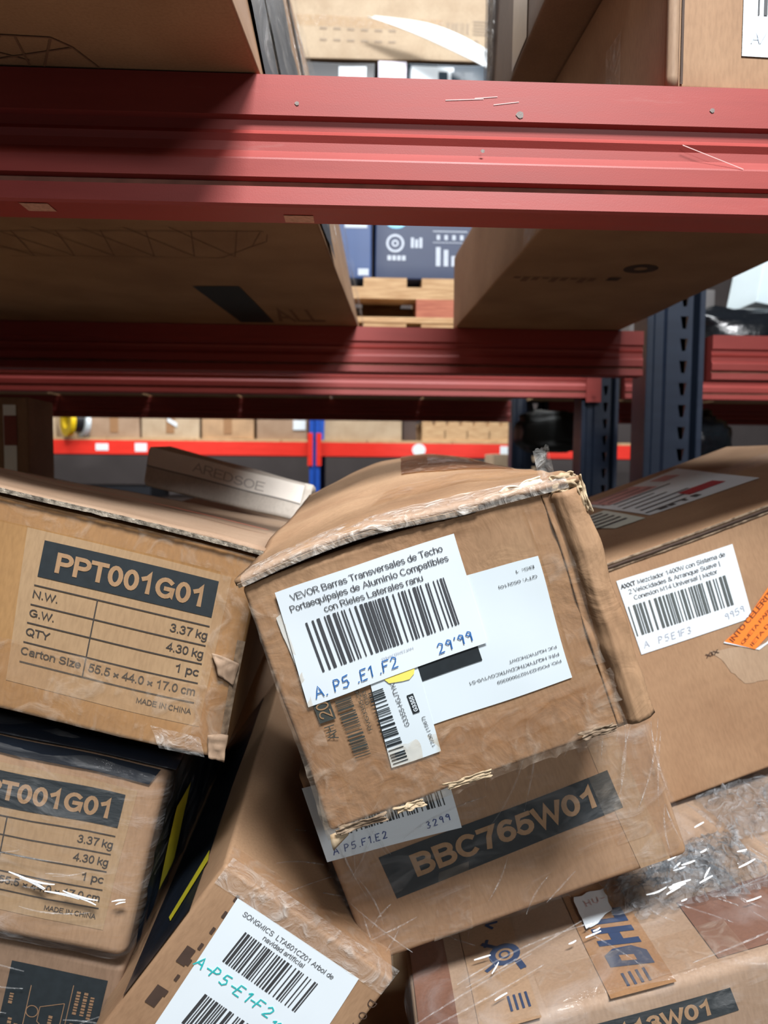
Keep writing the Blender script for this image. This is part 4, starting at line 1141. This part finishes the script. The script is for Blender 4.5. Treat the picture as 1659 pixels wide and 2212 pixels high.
P1.sheet('end_cap', 'f', [(.120, .062), (.133, .062), (.133, -.002), (.122, -.002)], GREYBOARD, off=.002, nx=3, ny=6, thick=.003)
P1.sheet('groove', 'f', [(-.128, .031), (.125, .031), (.125, .028), (-.128, .028)], plain('painted_groove_shade', (120, 114, 108), .7, .1), off=.0006, nx=20, ny=1)  # flat strip painting the shade of a groove

# ================================================================== UPPER LEVEL OF THE NEAREST RACK
# left: large carton that overhangs the beam
ang = -4.24
ca, sa = math.cos(R(ang)), math.sin(R(ang))
cr = Vector((-.0876, .450, EZ + .3015)); W1 = .95
T1 = Carton('cardboard_box', 'huge carton at upper left overhanging the front red beam, line drawing on its underside', 'cardboard box',
            cr - Vector((ca, sa, 0)) * (W1 / 2), (0, 0, ang), W1, .62, 1.40, KRAFT, amp=.0015, freq=4, seed=21, radius=.004,
            corner={'fTR': (-.13, 0, 0), 'bTR': (-.13, 0, 0), 'fTL': (-.13, 0, 0), 'bTL': (-.13, 0, 0)}, n=10)
g = Geo()
def st(pts, wd=.0016): stroke(T1, g, 'b', pts, wd, .0006)
# line drawing of a folding frame (continues behind the beam)
st([(.20, .104), (.335, .119), (.345, .132), (.353, .161)]); st([(.20, .135), (.283, .147), (.345, .132)]); st([(.24, .108), (.304, .150)]); st([(.310, .116), (.300, .160)]); st([(.335, .119), (.31, .161)]); st([(.26, .160), (.24, .135), (.30, .117)])
st([(.0, .70), (.115, .702), (.314, .707), (.371, .646), (.394, .582)]); st([(-.03, .62), (.06, .70)]); st([(.371, .646), (.395, .624), (.402, .59)])
for k in range(7):
    u = -.08 + k * .06
    st([(u, .561), (u + .055, .70)]); st([(u + .055, .70), (u + .085, .575)])
st([(-.1, .575), (.40, .578)])
g.build('printed_drawing', INK_FAINT, T1.root)['kind'] = 'stuff'
T1.poly('printed_block', 'b', [(.216, .891), (.297, .891), (.298, 1.235), (.225, 1.235)], INK, off=.0006)
g = Geo(); T1.text(g, 'b', 'ALL', (.310, 1.225), (1, 0), .10, .135, off=.0006, bold=.02, flip=True); g.build('printed_mark', INK_FAINT, T1.root)
# right flank: black strips, film, tape
STRIP = plain('matt_dark_strip', (40, 44, 52), .7, .3, 20)
T1.sheet('black_plastic', 'r', [(.12, .40), (.30, .40), (.34, .00), (.20, .00)], STRIP, off=.002, nx=10, ny=14, crumple=.004, cf=20)
T1.sheet('black_plastic', 'r', [(.33, .62), (.72, .62), (.76, .01), (.38, .01)], STRIP, off=.002, nx=14, ny=20, crumple=.006, cf=14)
T1.sheet('black_plastic', 'r', [(.95, .62), (1.02, .62), (1.02, .16), (.95, .16)], STRIP, off=.002, nx=8, ny=14, crumple=.004, cf=20)
T1.sheet('stretch_film', 'r', [(.04, .62), (1.40, .62), (1.40, .004), (.04, .004)], film('milky_film', (.98, .98, .98), .025, .18, .9, 18, body=(.74, .72, .69)), off=.008, nx=60, ny=30, crumple=.014, cf=16)
creases(T1, 'r', 7, .10, 1.2, .02, .35, 75, 55, off=.020, ln=(.10, .30), wd=.003)

# right: carton standing on the beams
T2 = Carton('cardboard_box', 'tan carton at upper right standing flush on the front red beam, white label on front', 'cardboard box',
            (.246 + .188, .633, EZ + .3015), (0, 0, 1.2), .372, .165, 1.14, KRAFT, amp=.0012, freq=6, seed=22, radius=.004)
lt2 = T2.sheet('price_sheet', 'f', [(-.124, .150), (.010, .150), (.008, .0265), (-.124, .0280)], PAPER, off=.001, nx=6, ny=6)
g = Geo(); T2.barcode(g, 'f', (-.112, .060), (1, 0), .11, .036, 71, off=.0016, dens=50); g.build('barcode', INK_SOFT, lt2)
g = Geo(); T2.hand(g, 'f', 'A/P5/E1', (-.117, .0380), (1, .02), .0090, adv=.8, width=.0007, off=.0016); g.build('handwriting', PEN_G, lt2)
g = Geo(); g.grid(lambda i, j: T2.deform((-.186 + .010 * i, -.002, j * T2.h)) + Vector((-.001, -.004 * math.sin(i * math.pi), 0)), 6, 20); g.build('edge_tape', KRAFT_P, T2.root, smooth=True, thick=.001)
T2.sheet('edge_gap', 'f', [(-.1745, .164), (-.1725, .164), (-.1725, .004), (-.1745, .004)], INK_BROWN, off=.0012, nx=1, ny=10)
g = Geo(); ring(T2, g, 'b', (.016, .552), .010, .026, .0006, 22, 1.0); g.build('printed_emblem', INK_BROWN, T2.root)
g = Geo(); T2.rect(g, 'b', (-.012, .61), (1, 0), .020, .022, off=.0006); g.build('printed_mark', INK_BROWN, T2.root)
g = Geo()
for k in range(9): T2.rect(g, 'b', (-.165 + .0155 * k, .618), (1, 0), .011, .012 + .010 * (k * 5 % 3), off=.0006)
g.build('printed_mark', INK_FAINT, T2.root)['kind'] = 'stuff'
T2.sheet('clear_tape', 'l', [(.40, .160), (.47, .160), (.47, .004), (.40, .004)], TAPE_S, off=.001, nx=4, ny=10, crumple=.002)
T2.sheet('clear_tape', 'l', [(.10, .100), (.14, .100), (.14, .004), (.10, .004)], TAPE_S, off=.001, nx=6, ny=10, crumple=.002)
g = Geo()
for k in range(4): T2.rect(g, 'l', (.235 + .030 * k, .035), (1, .1), .020, .022 + .006 * (k % 2), off=.0008)
g.build('printed_mark', INK_BROWN, T2.root)['kind'] = 'stuff'
T3 = Carton('cardboard_box', 'greyish brown carton stacked at upper right, jutting left past the tan one below it', 'cardboard box',
            (.190 + .20, .66, EZ + .4685), (0, 0, 0), .40, .34, .50, KRAFT_D, amp=.0025, freq=5, seed=23)
T3.sheet('clear_tape', 'l', [(.22, .33), (.30, .33), (.30, .005), (.22, .005)], cardboard('pale_tape_strip', (164, 140, 122), rough=.3), off=.001, nx=4, ny=10)
T3.sheet('grey_film', 'l', [(.38, .33), (.50, .33), (.50, .0), (.44, .0)], film('grey_film', (.6, .6, .62), .3, .3, .3, 20, body=(.2, .2, .22)), off=.003, nx=8, ny=10, crumple=.006)

# ================================================================== SECOND RACK LOAD
def pallet(loc, label, wdt=1.2, dep=.8, group=None, zs=1.0, mat2=None, gaps=None):
    p = empty('pallet', loc); tag(p, label, 'pallet', group)
    hz = .145 * zs
    n = 7
    bw = wdt / (n + (n - 1) * .35)
    for k in range(n):
        g = Geo(); x = -wdt / 2 + k * bw * 1.35; g.box(x, x + bw, 0, dep, hz - .030, hz); g.build('deck_plank', PALLET, p)
    for k in range(3):
        g = Geo(); y = (0, dep / 2 - .05, dep - .1)[k]; g.box(-wdt / 2, wdt / 2, y, y + .1, hz - .068, hz - .030); g.build('cross_plank', PALLET, p)
        for m in range(4):
            g = Geo(); x = -wdt / 2 + (wdt - .17) * m / 3; g.box(x, x + .17, y, y + .1, .018, hz - .068); g.build('block', mat2 or PALLET, p)
        g = Geo(); g.box(-wdt / 2, wdt / 2, y, y + .1, 0, .018); g.build('bottom_plank', PALLET, p)
    return p
pallet((.10, 2.58, EZ + .318), 'wooden pallet lying directly on the second rack shelf', 1.30)
pallet((.10, 2.575, EZ + .464), 'wooden pallet with reddish blocks right under the dark blue cartons', 1.30, mat2=PALLET_R)

def bluebox(x0, x1, z0, z1, label, mat, ink=True):
    bx = Carton('blue_carton', label, 'carton', ((x0 + x1) / 2, 2.60, z0), (0, 0, 0), x1 - x0, z1 - z0, .4, mat, amp=.001, freq=5, seed=31, radius=.006, n=6)
    return bx
zp = EZ + .6095
b = bluebox(.066, .420, zp, zp + .36, 'dark blue carton on the pallet with pale round emblem and printed icons', BLUEBOX)
g = Geo()
ring(b, g, 'f', (-.060 - .05, .118), .022, .030, .001, 20); ring(b, g, 'f', (-.110, .118), .006, .012, .001, 12)
for k in range(3): b.rect(g, 'f', (-.058 + .014 * k, .104), (1, 0), .010, .034 - .006 * (k % 2), off=.001)
for k in range(4): b.rect(g, 'f', (-.135 + .016 * k, .062), (1, 0), .012, .016, off=.001)
for k, hh in enumerate((.062, .054, .034, .034)): b.rect(g, 'f', (.026 + .026 * k, .046), (1, 0), .015, hh, off=.001)
for k in range(4): b.rect(g, 'f', (.028 + .026 * k, .132), (1, 0), .011, .016, off=.001)
b.rect(g, 'f', (.015, .122), (1, 0), .115, .002, off=.001); b.rect(g, 'f', (.015, .158), (1, 0), .115, .003, off=.001)
g.build('printed_icons', PALEINK, b.root)
g = Geo(); g.add([b.map('f', -.108 + .030 * math.cos(a * .314), .180 + .014 * math.sin(a * .314), .001) for a in range(20)], [tuple(range(20))]); g.build('printed_icons', SKYINK, b.root)
b2_ = bluebox(-.235, .055, zp, zp + .34, 'narrow mid blue carton beside the one with round emblem', BLUEBOX2)
g = Geo(); b2_.rect(g, 'f', (.055, .165), (1, 0), .075, .022, off=.001); b2_.rect(g, 'f', (.10, .012), (1, 0), .035, .022, off=.001); g.build('printed_patch', PALEINK, b2_.root)
def pack(x0, x1, z0, z1, label, mat, pm, px, y=2.60):
    c = Carton('wrapped_pack', label, 'pack', ((x0 + x1) / 2, y, z0), (0, 0, 0), x1 - x0, z1 - z0, .36, mat, amp=.002, freq=8, seed=33, n=6)
    sh = c.sheet('paper_label', 'f', [(px[0], px[3]), (px[1], px[3]), (px[1], px[2]), (px[0], px[2])], pm, off=.002, nx=4, ny=4)
    return c, sh
zq = EZ + .972
pack(-.235, .062, zq, EZ + 1.302, 'black pack with white label under the printed carton', BLACKPACK, PAPER, (.03, .12, .20, .318))
c, sh = pack(.072, .165, zq, EZ + 1.312, 'pale lilac pack wedged in the middle under the printed carton', LILACPACK, PAPER, (-.04, .0, .22, .33))
c, sh = pack(.170, .430, zq, EZ + 1.306, 'dark teal pack with white label and blue lettering under the printed carton', TEALPACK, PAPER, (-.12, .02, .20, .325))
g = Geo()
for k in range(3): c.rect(g, 'f', (-.03 + .042 * k, .255), (1, 0), .030, .055, off=.003)
g.build('lettering', TEALPACK, sh)
X = Carton('cardboard_box', 'pale carton with small printed symbols standing high on the second rack', 'cardboard box',
           (.14, 2.60, EZ + 1.315), (0, 0, 0), .80, .42, .40, KRAFT_L, amp=.003, freq=4, seed=35, n=8)
g = Geo()
X.text(g, 'f', 'CE', (.205, .068), (-1, 0), .026, .020, off=.001, bold=.01); ring(X, g, 'f', (.222 + .0, .060 + .0), .007, .011, .001, 14)
for k, u in enumerate((.145 + .105, .29)):
    ring(X, g, 'f', (u, .058), .006, .010, .001, 10)
X.barcode(g, 'f', (.155, .085), (1, 0), .07, .035, 81, off=.001, dens=20)
for k in range(5):
    X.rect(g, 'f', (.24, .085 + .010 * k), (1, 0), .06, .004, off=.001)
for r_ in range(2):
    for k in range(6): X.rect(g, 'f', (-.26 + .045 * k, .055 + .035 * r_), (1, 0), .024, .006, off=.001)
g.build('printed_symbols', plain('soft_grey_brown_print', (150, 132, 112), .7, .1), X.root)['kind'] = 'stuff'
X.sheet('tape', 'f', [(-.40, .135), (.14, .130), (.14, .10), (-.40, .10)], TAPE, off=.0015, nx=6, ny=2)
# white plastic strip hanging in front
g = Geo()
def wstrip(i, j):
    t = i
    a = Vector((.035, 2.50, EZ + 1.395)).lerp(Vector((.415, 2.44, EZ + 1.235)), t)
    wd = .004 + .046 * math.sin(min(t * 1.15, 1) * math.pi * .62) ** 1.2
    return a + Vector((.02 * j, .01 * math.sin(j * 3), (j - .5) * wd + .02 * math.sin(math.pi * t) ))
g.grid(wstrip, 26, 6); o = g.build('plastic_strip', WHITEPL, None, smooth=True, thick=.002)
tag(o, 'glossy white plastic strip slanting down in front of the pale printed carton', 'plastic strip')

# right bay: black bag, white box
def bag(name, label, c, s, seed, mat=BLACKBAG, n=28, cat='bag'):
    g = Geo(); vs = []
    def fn(i, j):
        th = i * 2 * math.pi; ph = (j - .5) * math.pi
        dv = Vector((math.cos(ph) * math.cos(th), math.cos(ph) * math.sin(th), math.sin(ph)))
        sq = Vector([math.copysign(abs(k) ** .6, k) for k in dv])
        q = dv * 2.2 + Vector((seed, seed * 2, 0))
        rr = 1 + .16 * noise.noise(q) + .12 * abs(noise.noise(q * 2.6)) + .05 * noise.noise(q * 6)
        if sq.z < 0: sq.z = max(sq.z * rr, -1); return Vector((sq.x * s[0] * rr, sq.y * s[1] * rr, sq.z * s[2])) + Vector(c)
        return Vector((sq.x * s[0] * rr, sq.y * s[1] * rr, sq.z * s[2] * rr)) + Vector(c)
    g.grid(fn, n, n)
    o = g.build(name, mat, None, smooth=True)
    tag(o, label, cat)
    return o
bag('plastic_bag', 'black plastic wrapped bundle on the right bay behind the navy post', (1.36, 2.66, EZ + .318 + .10), (.30, .22, .10), 3)
W = Carton('white_carton', 'white carton at the right edge, standing above the black bundle', 'carton', (1.52, 2.62, EZ + .535), (0, 10, 0), .30, .17, .22, plain('white_carton', (214, 230, 236), .5, .05, 10), amp=.001, seed=41, n=5)
W.sheet('yellow_patch', 't', [(-.15, .1), (-.10, .1), (-.10, .0), (-.15, .0)], PAPER_Y, off=.001, nx=2, ny=2)
Gx = Carton('cardboard_box', 'dim grey carton behind the black bundle and beside the white carton', 'cardboard box', (1.22, 2.95, EZ + .318), (0, 0, 4), .34, .36, .3, plain('dim_grey_carton', (104, 100, 100), .7, .2, 10), amp=.001, seed=42, n=5)
# lower right: bundle in clear film behind the tan carton
bag('film_bundle', 'dark bundle in shiny crumpled film seen above the large tan carton', (1.10, 2.52, EZ - .02), (.125, .14, .19), 7, mat=plain('shiny_wrapped_black', (20, 24, 28), .12, .4, 55, bump=1.0))
bag('plastic_sheet', 'black plastic sheet drooping between the two navy posts, right of the pallet', (.815, 3.2, EZ + .135), (.13, .09, .085), 11, mat=plain('matt_black_plastic', (24, 27, 26), .5, .3, 12, bump=.8), cat='plastic sheet')
Yb = Carton('cardboard_box', 'tall tan carton glimpsed low between the navy posts', 'cardboard box', (.98, 4.6, 0), (0, 0, 0), .28, EZ + .06, .3, KRAFT_L, amp=.001, seed=43, n=5)

# ================================================================== FAR RACK LOAD
fz = FZ + .118
rowx = [(-2.24, -2.135, 'narrow pale carton at the left end of the far red shelf', KRAFT_L, .30),
        (-1.90, -1.545, 'far shelf carton just right of the yellow reel', KRAFT_P, .30),
        (-1.525, -1.115, 'far shelf carton second to the right of the yellow reel', KRAFT_L, .30),
        (-1.095, -.725, 'far shelf orange-tan carton, third right of the yellow reel', cardboard('orange_tan_cardboard', (184, 150, 115)), .30),
        (-.70, -.34, 'far shelf carton with torn top left of the blue post', KRAFT_P, .29),
        (-.215, .35, 'wide pale carton on the far shelf right of the blue post', KRAFT_L, .30)]
for k, (x0, x1, lab, mt, hh) in enumerate(rowx):
    c = Carton('cardboard_box', lab, 'cardboard box', ((x0 + x1) / 2, 5.63, fz), (0, 0, 0), x1 - x0, hh, .45, mt, amp=.004, freq=4, seed=50 + k, n=5, group='cartons on the far shelf')
    if k in (1, 2, 3):
        c.sheet('tape', 'f', [(-.03, hh - .01), (.03, hh - .01), (.03, .12 * hh), (-.03, .12 * hh)], TAPEB, off=.003, nx=1, ny=2)
    if k == 2:
        c.sheet('shiny_tape', 'f', [(-.02, .15), (.05, .11), (.05, .08), (-.02, .12)], PAPER_G, off=.006, nx=2, ny=2)
    if k == 4:
        c.sheet('dark_opening', 'f', [(-.16, .22), (.02, .22), (.02, .19), (-.16, .19)], INK_BROWN, off=.006, nx=4, ny=1)
        c.sheet('paper_label', 'f', [(.08, .14), (.17, .14), (.17, .07), (.08, .07)], PAPER, off=.006, nx=2, ny=1)
# yellow reel
g = Geo()
def reel_band(r0, y0, y1, n=28):
    gg = Geo()
    gg.grid(lambda i, j: (math.cos(2 * math.pi * i) * r0, y0 + (y1 - y0) * j, math.sin(2 * math.pi * i) * r0), n, 1)
    return gg
rl = empty('cable_reel', (-1.985, 5.60, fz)); rl.rotation_euler = (0, 0, R(-50))
tag(rl, 'yellow and white reel standing among the cartons on the far shelf', 'reel')
def annulus(y, r0, r1, th, mat, name):
    g = Geo(); n = 26; vs = []
    for k in range(n):
        a = 2 * math.pi * k / n
        for (rr, yy) in ((r0, y), (r1, y), (r1, y + th), (r0, y + th)): vs.append((rr * math.cos(a), yy, rr * math.sin(a) + .115))
    fs = []
    for k in range(n):
        p = 4 * k; q_ = 4 * ((k + 1) % n)
        fs += [(p, p + 1, q_ + 1, q_), (p + 1, p + 2, q_ + 2, q_ + 1), (p + 2, p + 3, q_ + 3, q_ + 2), (p + 3, p, q_, q_ + 3)]
    g.add(vs, fs); return g.build(name, mat, rl, smooth=False)
annulus(-.07, .055, .112, .035, YELLOW, 'flange'); annulus(.035, .055, .112, .035, PAPER_G, 'flange'); annulus(-.035, .045, .08, .07, BLACKPACK, 'core')
pallet((.83, 5.62, fz), 'wooden pallet lying at the right of the far red shelf', .66, .7)
# loose things on the far shelf
Z1 = Carton('cardboard_box', 'small dark carton squeezed between wide pale carton and far pallet', 'cardboard box', (.41, 5.66, fz), (0, 0, 0), .10, .26, .3, plain('dark_carton', (74, 58, 52), .7, .2, 10), amp=.002, seed=61, n=5)
# dim store below the far shelf
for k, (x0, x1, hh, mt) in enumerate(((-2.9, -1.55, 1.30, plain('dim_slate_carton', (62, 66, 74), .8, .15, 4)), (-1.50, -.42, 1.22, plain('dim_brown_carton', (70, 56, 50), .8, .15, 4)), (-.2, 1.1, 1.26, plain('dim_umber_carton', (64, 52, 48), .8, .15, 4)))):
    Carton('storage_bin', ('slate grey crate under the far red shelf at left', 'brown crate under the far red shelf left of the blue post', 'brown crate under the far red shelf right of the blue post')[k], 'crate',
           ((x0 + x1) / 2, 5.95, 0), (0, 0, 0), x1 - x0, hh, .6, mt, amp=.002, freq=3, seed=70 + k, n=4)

for c_ in (A, B, C, D, Eb, Hb, Fb, Gb):
    c_.root['group'] = 'cartons piled on the lower level'
for c_ in (T1, T2, T3):
    c_.root['group'] = 'cartons on the upper level'
for r_ in (rack1, rack2, rack3):
    r_['group'] = 'storage racks'
